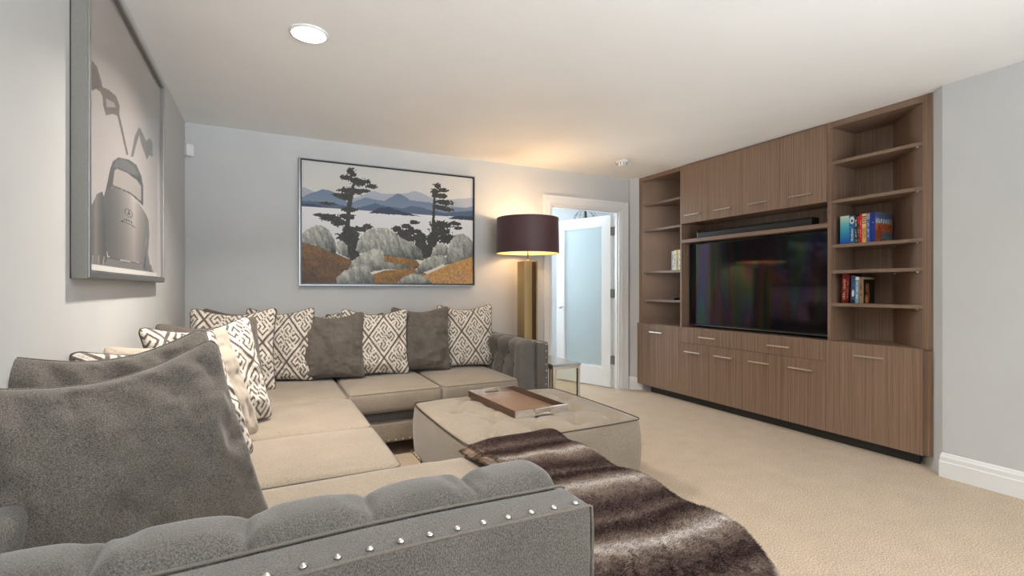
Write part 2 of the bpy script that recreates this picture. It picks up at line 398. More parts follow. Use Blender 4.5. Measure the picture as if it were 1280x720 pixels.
t = thing('wall_socket', 'small white socket plate low on the wall beyond the open door', 'socket', (3.66, 5.9, .32))
MB().box(-.035,.035,-.006,0,-.058,.058).build('plate', M['white'], t, bevel=.002)
MB().box(-.017,.017,-.009,-.005,-.040,-.006).box(-.017,.017,-.009,-.005,.006,.040).build('outlet', M['white'], t)
# geometric wire pendant in the hall
t = thing('wire_pendant', 'black wire globe pendant glimpsed above the open door', 'pendant light', (3.85, 5.4, 2.08))
bm = bmesh.new(); bmesh.ops.create_icosphere(bm, subdivisions=1, radius=.165)
ed = [(Vector(e.verts[0].co), Vector(e.verts[1].co)) for e in bm.edges]; bm.free()
mb = MB()
for i in range(4):
    mb.tube([(.165*math.cos(a)*math.cos(i*PI/4), .165*math.cos(a)*math.sin(i*PI/4), .165*math.sin(a)) for a in np.linspace(0, 2*PI, 25)[:-1]], .0022, 5, True)
for a, b_ in ed[::2]: mb.tube([a, b_], .002, 5)
mb.build('wire_cage', M['black'], t)
MB().tube([(0,0,.16),(0,0,.335)], .003, 6).lathe([(.05,.335),(.05,.36)], 24).build('hanging_rod', M['black'], t)
MB().lathe([(.012,.16),(.016,.08),(.02,.05),(.006,.03)], 12).build('lamp_socket', M['black'], t, smooth=True)

# ------------------------------------------------------------ the built-in wall unit
FX = XN - .02        # door fronts
BX = XN + .33        # back panels
G = 'fitted walnut wall unit'
def bar_pull(parent, y0, y1, z, x=None):
    x = FX if x is None else x
    mb = MB().tube([(x-.030, y0, z), (x-.030, y1, z)], .0065, 10)
    for y in (y0+.018, y1-.018): mb.tube([(x, y, z), (x-.030, y, z)], .0045, 8)
    return mb.build('handle', M['nickel'], parent, smooth=False)
def front(name, parent, y0, y1, z0, z1, mat='wood'):
    return bx(name, M[mat], parent, FX, FX+.019, y0+.0015, y1-.0015, z0+.0015, z1-.0015, bevel=.0008)
def pin(parent, x, y, z, sx, sy):
    MB().tube([(x, y, z), (x+sx*.016, y+sy*.016, z)], .0035, 8).box(x-.007+sx*.010, x+.007+sx*.010, y-.007+sy*.010, y+.007+sy*.010, z-.002, z+.006).build('shelf_pin', M['chrome'], parent)
ZB = .77
def tower(label, ya, yb, side, shelves):
    """open shelves; ya<yb; side=+1: the angled panel stands at the yb end, -1: at the ya end"""
    t = thing('open_bookcase', label, 'bookcase')
    st = .052; D = BX - XN
    if side < 0:
        o0, o1 = ya+st, yb-.026; poly = lambda x0, x1: [(x0, o0+(x0-XN)), (x0, o1), (x1, o1), (x1, o0+(x1-XN))]
        MB().prism([(XN, ya), (XN, ya+st), (BX, ya+st+D), (BX, ya+st+D-.03), (XN+.02, ya)], ZB, H).build('angled_side_panel', M['wood'], t)
        bx('side_panel', M['wood'], t, XN, BX, o1, yb, ZB, H)
        MB().prism(poly(BX-.012, BX), ZB, H-.045).build('back_panel', M['wood'], t)
    else:
        o0, o1 = ya+.02, yb-st; poly = lambda x0, x1: [(x0, o0), (x0, o1-(x0-XN)), (x1, o1-(x1-XN)), (x1, o0)]
        MB().prism([(XN, yb), (XN, yb-st), (BX, yb-st-D), (BX, yb-st-D+.03), (XN+.02, yb)], ZB, H).build('angled_side_panel', M['wood'], t)
        bx('side_panel', M['wood'], t, XN, BX, ya, o0, ZB, H)
        MB().prism(poly(BX-.012, BX), ZB, H-.045).build('back_panel', M['wood'], t)
    MB().prism(poly(XN, BX-.012), H-.045, H-.001).build('top_panel', M['woode'], t)
    MB().prism(poly(XN+.002, BX-.012), ZB-.004, ZB+.003).build('bottom_panel', M['wood'], t)
    for z in shelves:
        MB().prism(poly(XN+.006, BX-.013), z-.024, z).build('shelf', M['woode'], t, bevel=.001)
        for x in (XN+.03, BX-.06):
            if side < 0: ys = [(x, o0+(x-XN), -.7, .7), (x, o1, 0, -1)]
            else: ys = [(x, o1-(x-XN), -.7, -.7), (x, o0, 0, 1)]
            for px, py, sx, sy in ys: pin(t, px, py, z-.031, sx, sy)
    return t
SHR = [2.139, 1.843, 1.504, 1.310, 1.061]
SHL = [2.128, 1.837, 1.364, 1.046]
tower('tall open walnut shelves at the right end, holding two rows of colourful books', NY0+.004, 2.216, -1, SHR)
tower('narrow open walnut shelves at the left end of the wall unit, nearest the door', 3.680, 4.321, 1, SHL)
# wall cabinets: two, each with two doors
UY = [2.216, 2.590, 2.953, 3.325, 3.680]
for a, label in ((0, 'upper walnut cabinet with two doors above the right half of the television'), (2, 'upper walnut cabinet with two doors above the left half of the television')):
    t = thing('wall_cabinet', label, 'cabinet')
    y0, y1 = UY[a], UY[a+2]
    MB().box(XN, BX, y0+.001, y0+.019, 1.84, H-.001).box(XN, BX, y1-.019, y1-.001, 1.84, H-.001).box(XN, BX, y0+.019, y1-.019, 1.84, 1.858).box(XN, BX, y0+.019, y1-.019, H-.045, H-.001).box(BX-.012, BX, y0+.019, y1-.019, 1.858, H-.045).build('body', M['wood'], t)
    for k in (a, a+1):
        d = front('door', t, UY[k], UY[k+1], 1.834, 2.422)
        c = (UY[k]+UY[k+1])/2; bar_pull(d, c-.095, c+.095, 1.912)
# television niche with its soundbar shelf
t = thing('media_niche', 'open walnut television niche with a narrow soundbar shelf', 'niche')
bx('back_panel', M['wood'], t, BX-.03, BX-.012, 2.217, 3.679, ZB, 1.84)
bx('soundbar_shelf', M['woode'], t, XN, BX-.03, 2.217, 3.679, 1.640, 1.675, bevel=.001)
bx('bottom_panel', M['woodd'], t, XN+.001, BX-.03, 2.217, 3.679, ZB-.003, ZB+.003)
# lower cabinets
def lower(label, y0, y1, build):
    t = thing('base_cabinet', label, 'cabinet')
    ra, rb = y0 < 1.7, y1 > 4.2; ya, yb = (y0-.045 if ra else y0), y1; D = BX-XN
    A = lambda x: ya+(x-XN)*(1 if ra else 0)+.001; B = lambda x: yb-(x-XN)*(1 if rb else 0)-.001
    mb = MB()
    for z0_, z1_ in ((.082, .10), (ZB-.022, ZB-.004)): mb.prism([(XN, A(XN)), (XN, B(XN)), (BX, B(BX)), (BX, A(BX))], z0_, z1_)
    for F, s in ((A, 1), (B, -1)): mb.prism([(XN, F(XN)), (XN, F(XN)+s*(.047 if ra and s > 0 else .018)), (BX, F(BX)+s*.018), (BX, F(BX))], .10, ZB-.022)
    mb.prism([(BX-.012, A(BX-.012)), (BX-.012, B(BX-.012)), (BX, B(BX)), (BX, A(BX))], .10, ZB-.022)
    mb.build('body', M['wood'], t)
    build(t, y0, y1); return t
def one_door(t, y0, y1):
    d = front('door', t, y0-.002, y1+.002, .078, ZB+.006); c = (y0+y1)/2
    bar_pull(d, c-.095, c+.095, .688)
def mid(t, y0, y1):
    d = front('drawer_front', t, y0, y1, .615, ZB+.006); c = (y0+y1)/2; bar_pull(d, c-.10, c+.10, .690)
    for a, b in ((y0, c), (c, y1)):
        d = front('door', t, a, b, .078, .615); e = (a+b)/2; bar_pull(d, e-.10, e+.10, .530)
lower('low walnut cabinet with one wide door, below the shelves of colourful books', 1.605, 2.216, one_door)
lower('low walnut cabinet with a drawer over two doors, under the right half of the television', 2.216, 2.950, mid)
lower('low walnut cabinet with a drawer over two doors, under the left half of the television', 2.950, 3.684, mid)
lower('low walnut cabinet with one door, nearest the doorway', 3.684, 4.329, one_door)
o = bx('plinth', M['kick'], None, 3.885, 3.90, 1.65, 4.18, 0, .082, label='black recessed plinth running under the walnut wall unit', cat='plinth')
for y in (2.1, 2.95, 3.75): MB().box(3.90, BX-.02, y, y+.02, 0, .081).build('support_foot', M['kick'], o)
# television
t = thing('television', 'large flat black television in the walnut niche, its glossy screen reflecting coloured bands', 'television')
TX = 3.935; ty0, ty1, tz0, tz1 = 2.228, 3.668, .795, 1.628
bx('back_housing', M['black'], t, TX+.012, TX+.055, ty0+.06, ty1-.06, tz0+.05, tz1-.05)
MB().box(TX, TX+.012, ty0, ty0+.011, tz0, tz1).box(TX, TX+.012, ty1-.011, ty1, tz0, tz1).box(TX, TX+.012, ty0+.011, ty1-.011, tz1-.011, tz1).box(TX, TX+.012, ty0+.011, ty1-.011, tz0, tz0+.018).build('bezel', M['blackg'], t)
bx('screen', M['screen'], t, TX+.004, TX+.010, ty0+.010, ty1-.010, tz0+.017, tz1-.010)
MB().box(TX+.055, BX-.031, 2.7, 3.2, 1.0, 1.4).build('wall_bracket', M['black'], t)
bx('lower_trim', M['silver'], t, TX-.002, TX, ty0+.01, ty1-.01, tz0, tz0+.004)
# soundbar
t = thing('soundbar', 'long black soundbar lying on the narrow shelf above the television', 'soundbar')
prof = [(3.892, 1.6755), (3.884, 1.684), (3.884, 1.728), (3.896, 1.746), (3.975, 1.746), (3.985, 1.736), (3.985, 1.6755)]
mb = MB(); k = len(prof)
ys = (2.37, 3.52)
mb.add([(x, y, z) for y in ys for x, z in prof], [tuple(range(k)), tuple(range(2*k-1, k-1, -1))]+[(i, i+k, (i+1)%k+k, (i+1)%k) for i in range(k)])
mb.build('speaker_body', M['black'], t, bevel=.002)
bx('grille', M['black'], t, 3.882, 3.884, 2.41, 3.48, 1.690, 1.724)
for y in (2.366, 3.515): MB().prism([(3.886,y),(3.886,y+.009),(3.98,y+.009),(3.98,y)], 1.682, 1.742).build('end_cap', M['blackg'], t, bevel=.002)

# ------------------------------------------------------------ books
def book(label, x0, y0, z0, wd, hg, dp, col, art, group, lean=0.0, cover=None):
    """spine towards -x; wd along y, block of pages inside boards"""
    t = thing('book', label, 'book', (x0, y0, z0), group=group)
    t.rotation_euler = (lean, 0, 0)
    mat = plain('book_cloth', col, .4)
    mb = MB().box(0, dp, 0, .0025, 0, hg).box(0, dp, wd-.0025, wd, 0, hg).box(0, .0025, .0025, wd-.0025, 0, hg)
    mb.build('cover', mat, t)
    bx('pages', M['paper'], t, .0026, dp-.004, .0026, wd-.0026, .004, hg-.004)
    if art is not None: art(t, wd, hg)
    if cover is not None: cover(t, dp, hg)
    return t
M['paper'] = noise_mat('paper_block', (.72,.66,.55), (.80,.75,.65), 30, .8, 0, mapping=(1,60,1))
def spine_grid(t, wd, hg, fn, name='spine_print'):
    nu, nv = 16, 90
    y = np.linspace(0, wd, nu); z = np.linspace(0, hg, nv); Yg, Zg = np.meshgrid(y, z, indexing='ij')
    v = np.stack([np.full(Yg.size, -.0006), Yg.ravel(), Zg.ravel()], -1)
    me = fast_mesh(name, v, grid_quads(nu, nv)); set_col(me, lin(fn(Yg.ravel()/wd, Zg.ravel()/hg))); link(name, me, M['cover'], t)
def cover_grid(t, dp, hg, fn, name='cover_print'):
    nu, nv = 60, 64
    x = np.linspace(0, dp, nu); z = np.linspace(0, hg, nv); Xg, Zg = np.meshgrid(x, z, indexing='ij')
    v = np.stack([Xg.ravel(), np.full(Xg.size, -.0006), Zg.ravel()], -1)
    me = fast_mesh(name, v, grid_quads(nu, nv)); set_col(me, lin(fn(Xg.ravel()/dp, Zg.ravel()/hg))); link(name, me, M['cover'], t)
def letters(s, t, base, ink, rows, seed):
    """blocky title lettering running down the spine"""
    c = np.tile(np.array(base, float), (len(s), 1))
    for (a, b, lo, hi, dens) in rows:
        m = (s > lo) & (s < hi) & (t > a) & (t < b) & (vnoise(t*dens+seed*3, np.floor(s*3.2)+seed, seed) > .45) & (np.abs((t*dens) % 1 - .5) < .36)
        c[m] = ink
    return c
def fn_teal(s, t):
    k = np.clip(t, 0, 1)[:, None]; a = np.array([24, 92, 190.]); b = np.array([60, 165, 190.]); c = np.array([205, 225, 205.])
    return np.where(k < .5, a+(b-a)*k*2, b+(c-b)*(k-.5)*2)
def fn_blue(s, t):
    c = letters(s, t, (38, 104, 160), (190, 215, 225), [(.10, .62, .3, .72, 16)], 2); m = (t > .66) & ((s-.5)**2*1.2+(t-.84)**2*14 < .26); c[m] = (215, 225, 225); m2 = (t > .78) & (t < .86) & (s > .3) & (s < .7); c[m2] = (30, 60, 100); return c
def fn_blk(s, t): return letters(s, t, (30, 26, 26), (205, 200, 190), [(.06, .5, .25, .8, 18), (.56, .92, .25, .8, 14)], 3)
def fn_wr(s, t):
    c = letters(s, t, (45, 35, 35), (220, 215, 205), [(.05, .6, .2, .8, 14)], 4); c[t > .72] = (190, 60, 50); return c
def fn_red(s, t): return letters(s, t, (196, 40, 24), (240, 150, 120), [(.2, .8, .35, .7, 20)], 5)
def fn_cream(s, t):
    c = np.tile(np.array((224, 168, 96.)), (len(s), 1)); k = vnoise(s*3, t*9, 8)[:, None]; c = c*(.75+.4*k); c[(t > .55)] = (226, 190, 140); m = (t > .62) & (t < .95) & (np.abs((t*14) % 1-.5) < .25); c[m] = (120, 60, 40); return c
def fn_bl2(s, t):
    c = letters(s, t, (70, 100, 160), (190, 200, 220), [(.1, .9, .3, .7, 16)], 7); c[t > .8] = (150, 150, 165); return c
def fn_bl3(s, t): return letters(s, t, (24, 46, 130), (200, 205, 225), [(.5, .95, .3, .7, 14)], 9)
def cv_land(s, t):
    # autumn landscape cover: sky, title letters, trees, water
    c = np.zeros((len(s), 3)); c[:] = (120, 130, 150)
    k = vnoise(s*9, t*9, 21); k2 = vnoise(s*26, t*26, 22)
    c[t > .62] = (118, 140, 168); c[(t > .80)] = (90, 110, 145)
    m = t < .62; c[m] = np.stack([110+90*k[m], 62+60*k[m], 42+30*k[m]], -1)
    m = (t < .66) & (t > .35) & (k2 > .62); c[m] = (206, 110, 52)
    m = (t < .34) & (s > .35+.3*(k-.5)) & (t > .12); c[m] = (96, 128, 150)
    m = (t < .2) & (s > .5) & (k > .45); c[m] = (150, 140, 70)
    m = ((s-.28)**2*3+(t-.35)**2 < .05) & (k2 > .35); c[m] = (170, 44, 34)
    m = (t > .66) & (t < .80) & (np.abs((s*7) % 1-.5) < .33) & (s > .06) & (s < .95) & ((k2 > .35)); c[m] = (232, 230, 222)
    return c
def fn_dred(s, t):
    c = letters(s, t, (120, 22, 24), (216, 150, 120), [(.12, .84, .22, .78, 12)], 11); return c
def fn_dred2(s, t): return letters(s, t, (96, 16, 20), (190, 120, 96), [(.15, .85, .3, .7, 14)], 12)
def fn_nblue(s, t):
    c = letters(s, t, (60, 92, 130), (20, 26, 40), [(.3, .95, .25, .75, 13)], 13); m = (s-.5)**2*1.5+(t-.36)**2*7 < .12; c[m] = (220, 222, 220); c[t < .12] = (34, 44, 66); return c
def fn_lblue(s, t):
    c = letters(s, t, (126, 160, 186), (225, 232, 236), [(.2, .8, .35, .7, 12)], 14); c[t > .88] = (228, 226, 220); return c
def fn_cr2(s, t): return letters(s, t, (150, 120, 88), (60, 40, 30), [(.3, .9, .3, .7, 14)], 15)
def cv_fig(s, t):
    c = np.zeros((len(s), 3)); c[:] = (26, 18, 16)
    k = vnoise(s*12, t*12, 31)
    m = (s-.38)**2*2.2+(t-.60)**2*1.4 < .052; c[m] = np.stack([120+50*k[m], 66+34*k[m], 36+20*k[m]], -1)
    m = (s-.30)**2*3+(t-.16)**2*1.2 < .040; c[m] = (196, 128, 78)
    m = (np.abs(s-.40-.1*np.sin(t*6)) < .06) & (t < .5); c[m] = (150, 92, 54)
    c[t > .93] = (184, 164, 134); c[s < .05] = (190, 176, 150)
    return c
R1 = [(2.152, 2.088, .213, (.05,.18,.38), fn_teal, 'fat book with a teal to white spine, leftmost in the upper row'),
      (2.0865, 2.051, .208, (.03,.13,.30), fn_blue, 'mid blue book with white lettering, second in the upper book row'),
      (2.0495, 2.032, .212, (.015,.013,.013), fn_blk, 'black book with pale lettering, third in the upper book row'),
      (2.0305, 2.021, .200, (.05,.02,.02), fn_wr, 'thin dark book with a red top, beside the bright red book'),
      (2.0195, 2.002, .212, (.50,.02,.01), fn_red, 'bright red book standing in the middle of the upper row'),
      (2.0005, 1.973, .213, (.60,.40,.18), fn_cream, 'orange and cream book between the red and the blue books'),
      (1.9715, 1.949, .211, (.07,.13,.33), fn_bl2, 'slate blue book right of the orange one, upper row'),
      (1.9475, 1.915, .214, (.01,.03,.20), fn_bl3, 'dark blue book with an autumn landscape cover, last in the upper row')]
for i, (a, b_, hg, col, fn, lab) in enumerate(R1):
    book(lab, 3.885, b_, 1.5045, a-b_, hg, .225 if i == 7 else .19-.01*(i % 3), col, (lambda fn: lambda t, wd, h2: spine_grid(t, wd, h2, fn))(fn), 'books in the upper row of the right bookshelf',
         cover=(lambda t, dp, h2: cover_grid(t, dp, h2, cv_land)) if i == 7 else None)
R2 = [(2.145, 2.112, .222, (.18,.01,.012), fn_dred, .045, 'tall dark red book with pale lettering, leftmost in the lower row'),
      (2.1135, 2.096, .218, (.12,.008,.01), fn_dred2, .045, 'thinner dark red book leaning beside the tallest red one'),
      (2.0785, 2.050, .205, (.05,.10,.2), fn_nblue, .035, 'blue book with a round white picture on its spine, lower row'),
      (2.0475, 2.024, .195, (.2,.33,.45), fn_lblue, .02, 'pale blue book with a white top, in the lower row'),
      (2.020, 1.995, .190, (.3,.22,.13), fn_cr2, .0, 'dark book with a brown figure on its cover, rightmost in the lower row')]
for i, (a, b_, hg, col, fn, ln, lab) in enumerate(R2):
    book(lab, 3.885, b_, 1.0620, a-b_, hg, .15 if i == 4 else .16, col, (lambda fn: lambda t, wd, h2: spine_grid(t, wd, h2, fn))(fn), 'books in the lower row of the right bookshelf', lean=ln,
         cover=(lambda t, dp, h2: cover_grid(t, dp, h2, cv_fig)) if i == 4 else None)
def fn_white(seed, base, ink): return lambda s, t: letters(s, t, base, ink, [(.15, .8, .3, .7, 12)], seed)
for i, (b_, wd, hg, base, lab) in enumerate([(3.838, .030, .205, (206, 205, 198), 'pale grey paperback, leftmost on the left shelves'), (3.806, .030, .212, (228, 226, 218), 'white paperback in the middle of three on the left shelves'), (3.772, .032, .218, (214, 186, 74), 'yellow paperback, rightmost of three on the left shelves'), (3.740, .030, .215, (226, 222, 206), 'cream paperback half hidden by the stile on the left shelves')]):
    book(lab, 3.885, b_, 1.3645, wd, hg, .15, tuple(lin(base)), (lambda fn: lambda t, w2, h2: spine_grid(t, w2, h2, fn))(fn_white(40+i, base, (90, 90, 95))), 'pale books on the left bookshelf')
t = thing('small_black_box', 'small flat black device lying on the lowest shelf near the doorway', 'device', (3.90, 3.845, 1.0465))
bx('casing', M['black'], t, 0, .08, 0, .075, 0.0, .022, bevel=.003); bx('front_strip', M['dgrey'], t, -.001, 0, .01, .065, .006, .016)

# ------------------------------------------------------------ pictures
LAND= {"water":[[-1,623],[1009,624],[1009,258],[-1,215]],"r1":[[-1,777],[34,768],[80,740],[151,734],[250,709],[338,755],[377,794],[430,780],[497,783],[565,797],[621,826],[664,816],[721,783],[780,763],[854,783],[931,797],[1009,816],[1009,624],[-1,613]],"r2":[[-1,685],[45,730],[110,771],[151,769],[188,739],[250,670],[338,735],[390,722],[443,716],[483,754],[524,795],[558,777],[593,741],[664,739],[721,735],[780,707],[869,713],[947,713],[1009,737],[1009,617],[-1,607]],"r3":[[-1,663],[68,668],[140,667],[213,656],[275,634],[338,661],[390,691],[443,677],[497,669],[552,665],[607,691],[664,688],[721,667],[809,651],[900,671],[1009,698],[1009,606],[-1,604]],"r4":[[-1,645],[57,648],[104,634],[176,612],[-1,606]],"r5":[[358,604],[416,654],[470,666],[524,646],[607,618],[664,605]],"r6":[[824,602],[900,635],[1009,637],[1009,598]],"t1":[[235,591],[240,689],[256,787],[269,847],[281,839],[269,711],[258,594],[253,497],[275,440],[303,306],[307,204],[256,202],[235,302],[200,377],[218,455],[231,514]],"t2":[[718,329],[729,539],[735,706],[741,832],[753,834],[750,708],[747,540],[759,331]],"gA":[[-1,339],[92,304],[178,255],[262,198],[269,72],[188,-7],[-1,-7]],"gB":[[430,240],[552,243],[635,211],[664,160],[607,122],[430,134]],"gC":[[364,74],[443,118],[607,142],[692,99],[750,-4],[364,-6]],"gD":[[664,68],[809,165],[900,227],[1009,275],[1009,-3],[721,-4]],"A":[[-1,391],[34,440],[74,476],[110,475],[146,439],[169,374],[183,299],[180,245],[128,281],[57,320],[-1,335]],"B":[[182,347],[213,358],[240,322],[245,245],[253,210],[200,246],[182,276]],"C":[[285,286],[294,354],[319,415],[358,460],[403,484],[456,488],[490,457],[552,401],[621,354],[664,306],[680,220],[607,217],[497,241],[443,238],[416,272],[377,281],[313,258]],"D":[[244,114],[269,198],[313,248],[377,300],[416,312],[440,274],[446,194],[497,184],[607,160],[631,143],[524,133],[443,126],[377,109],[313,97]],"H":[[726,246],[735,330],[772,370],[816,366],[834,335],[824,267],[780,252]],"I":[[806,171],[824,271],[847,400],[885,462],[931,475],[977,430],[1009,384],[1009,269],[931,229],[854,192]],"G":[[621,94],[642,150],[678,213],[735,257],[794,266],[821,250],[806,192],[750,149],[692,116],[649,90]],"E":[[183,56],[225,113],[275,145],[325,174],[358,152],[370,93],[388,74],[390,-6],[183,-7]],"F":[[508,-1],[552,60],[607,94],[664,89],[692,68],[743,-4]]}
CLUMP= [[260,942,27,35],[235,884,43,27],[275,916,25,23],[300,862,70,42],[370,832,40,24],[262,778,76,35],[213,733,62,27],[325,787,45,19],[140,657,42,19],[237,717,38,23],[250,622,50,27],[151,544,67,35],[92,562,33,15],[200,511,50,38],[237,563,50,28],[262,420,57,58],[225,388,50,48],[275,324,50,77],[351,489,37,28],[313,462,38,30],[262,265,45,67],[762,893,27,30],[750,833,32,33],[802,857,37,26],[780,805,59,30],[809,746,68,30],[780,700,59,30],[824,684,45,22],[794,544,83,38],[869,562,54,24],[780,479,82,53],[735,414,59,63],[824,419,68,54],[721,330,44,83],[900,521,31,18],[621,549,39,25],[579,509,42,29],[524,479,41,38],[552,441,55,45],[607,466,64,37],[649,408,65,62],[664,326,64,83],[593,404,56,41],[685,286,58,72]]
CAR= {"ld":[[4,655],[50,675],[91,677],[121,656],[144,632],[207,649],[285,659],[323,639],[321,605],[352,574],[402,518],[434,483],[408,476],[372,514],[323,565],[298,590],[250,580],[175,546],[148,572],[144,597],[121,606],[85,599],[36,572],[23,589],[-9,580],[-33,628]],"ld2":[[30,647],[77,662],[110,646],[125,620],[85,602],[40,579],[30,594],[17,613]],"lw":[[177,606],[259,625],[280,616],[182,578]],"rd":[[467,486],[524,589],[585,649],[623,650],[705,627],[778,666],[824,657],[824,589],[763,579],[719,544],[623,588],[593,619],[548,564],[501,496]],"cab":[[173,284],[216,365],[246,405],[307,437],[446,468],[551,474],[623,445],[659,406],[659,315],[579,322],[471,330],[351,324],[246,312]],"win":[[246,319],[266,378],[297,391],[421,407],[551,409],[623,397],[623,330],[471,337],[329,327]],"roof":[[246,383],[286,423],[340,441],[421,454],[523,456],[579,434],[471,415],[329,404]],"hood":[[152,256],[173,285],[246,311],[398,333],[579,318],[694,289],[732,229],[700,142],[662,56],[421,51],[198,54],[173,92],[166,185]],"lf":[[4,32],[-7,76],[7,144],[44,207],[93,256],[143,273],[160,246],[173,142],[188,43],[152,23],[-7,23]],"rf":[[694,289],[749,265],[766,199],[740,111],[794,16],[653,30],[669,73],[716,167]],"low":[[-7,35],[188,48],[421,49],[669,55],[794,55],[852,13],[-10,17]],"white":[[-49,21],[912,21],[912,-3],[-49,1]],"seam":[[188,52],[421,49],[669,56],[669,52],[421,46],[185,48]],"l1":[[52,49],[62,50],[59,24],[49,24]],"l2":[[101,51],[110,51],[110,24],[101,24]],"l3":[[156,53],[165,53],[152,24],[141,24]],"star":[[440,269],[451,250],[471,241],[435,243],[406,233],[431,248]],"arc":[[329,203],[385,207],[458,207],[535,202],[535,198],[458,202],[385,202],[329,198]],"k1":[[374,216],[388,217],[388,210],[374,209]],"k2":[[402,219],[419,220],[419,211],[402,211]],"k3":[[433,221],[448,222],[448,212],[433,212]],"k4":[[463,221],[481,221],[481,211],[463,212]]}

def unit_grid(nu, nv):
    s = np.linspace(0, 1000, nu); v = np.linspace(0, 1000, nv); return [a.ravel() for a in np.meshgrid(s, v, indexing='ij')]
def landscape_cols(s, t):
    n = len(s); c = np.zeros((n, 3))
    s0 = s + 5*(vnoise(s/9, t/9, 1)-.5) ; t0 = t + 7*(vnoise(s/9, t/9, 2)-.5)
    c[:] = (212, 208, 200)
    c += ((t-620)/400)[:, None]*np.array([-10, -8, -4])
    def fill(key, col, sx=s0, ty=t0): m = inpoly(sx, ty, LAND[key]); c[m] = col; return m
    fill('r1', (168, 172, 182)); 
    m = fill('r2', (126, 140, 160)); c[m] = c[m] + ((620-t[m])/300)[:, None]*np.array([-60, -50, -40])*-.6
    fill('r3', (82, 98, 122)); fill('r4', (56, 68, 90)); fill('water', (226, 224, 224), s, t); fill('r5', (52, 62, 82)); fill('r6', (52, 62, 80))
    # trees: ragged clumps of foliage around bent trunks
    ja = vnoise(s/7, t/9, 5); jb = vnoise(s/16, t/18, 6)
    tree = inpoly(s0, t0, LAND['t1']) | inpoly(s0, t0, LAND['t2'])
    for cx, cy, rx, ry in CLUMP:
        q = ((s-cx)/rx)**2 + ((t-cy)/ry)**2
        tree |= q < .35 + .95*ja*ja + .55*(jb-.3)
    c[tree] = (50, 50, 48); m = tree & (vnoise(s/10, t/8, 7) > .62); c[m] = (66, 64, 54)
    # grass hills
    g1 = vnoise(s/4, t/9, 11); g2 = vnoise(s/60, t/40, 12)
    for k, (a, b_) in {'gA': ((150, 108, 62), (86, 66, 52)), 'gB': ((176, 130, 66), (120, 86, 48)), 'gC': ((172, 126, 62), (124, 92, 56)), 'gD': ((204, 152, 74), (178, 140, 98))}.items():
        m = inpoly(s, t, LAND[k]); ys = np.array([p[1] for p in LAND[k]]); top = ys.max(); bot = max(ys.min(), 0)
        d = np.clip(g2[m]*.5 + (top-t[m])/(top-bot+1)*.75, 0, 1)[:, None]
        c[m] = (np.array(a)*(1-d)+np.array(b_)*d)*(.78+.44*g1[m])[:, None]
    # rocks: pale, streaked, pale crowns
    r1 = vnoise(s/11+t/60, t/45, 14); r2 = vnoise(s/5, t/12, 15)
    for k in 'ABCDHIGEF':
        P = LAND[k]; m = inpoly(s0, t0, P); ys = np.array([p[1] for p in P]); xs = np.array([p[0] for p in P])
        d = np.clip((ys.max()-t[m])/(ys.max()-ys.min()+1), 0, 1); e = np.clip((s[m]-xs.min())/(xs.max()-xs.min()), 0, 1)
        q = np.clip(.25 + .62*d*d + .25*(e-.5) + .40*(r1[m]-.5), 0, 1)[:, None]
        c[m] = (np.array((210, 209, 196))*(1-q)+np.array((62, 66, 66))*q)*(.88+.26*r2[m])[:, None]
    return np.clip(c, 0, 255)
def car_cols(s, t):
    n = len(s); c = np.zeros((n, 3)); k = np.clip(t/1000, 0, 1)[:, None]
    c[:] = np.array((236, 231, 228))*(1-k)+np.array((196, 190, 188))*k
    def m_(key, e=0): return inpoly(s, t, CAR[key])
    c[m_('ld')] = (148, 134, 126); c[m_('ld2')] = (120, 108, 102); c[m_('lw')] = (196, 190, 186); c[m_('rd')] = (156, 151, 148)
    m = m_('low'); c[m] = (168, 163, 161)
    for key, c0, c1, ax, fl in (('lf', (92, 88, 86), (178, 173, 170), 0, 0), ('rf', (98, 94, 92), (172, 168, 164), 0, 1)):
        P = np.array(CAR[key]); m = m_(key); e = np.clip((s[m]-P[:,0].min())/(P[:,0].max()-P[:,0].min()), 0, 1)
        if fl: e = 1-e
        q = (1-np.abs(e*2-.9))[:, None].clip(0, 1); c[m] = np.array(c0)*(1-q)+np.array(c1)*q
    P = np.array(CAR['hood']); m = m_('hood'); e = (s[m]-P[:,0].min())/(P[:,0].max()-P[:,0].min()); f = (t[m]-P[:,1].min())/(P[:,1].max()-P[:,1].min())
    q = np.clip(1-1.9*np.abs(e-.62), 0, 1)*(.7+.3*f); q = q[:, None]; c[m] = np.array((134, 130, 127))*(1-q)+np.array((226, 220, 214))*q
    c[m_('cab')] = (112, 107, 105); c[m_('roof')] = (150, 146, 144); c[m_('win')] = (208, 201, 196)
    c[m_('seam')] = (88, 84, 82)
    for key in ('l1','l2','l3'): c[m_(key)] = (206, 200, 196)
    m = np.abs(((s-440)/50)**2+((t-248)/15.5)**2-1) < .22; c[m] = (118, 114, 112)
    for key in ('star','arc','k1','k2','k3','k4'): c[m_(key)] = (96, 92, 91)
    m = m_('white'); c = (c/255)**2.0*225; c[m] = (222, 217, 212)
    return c
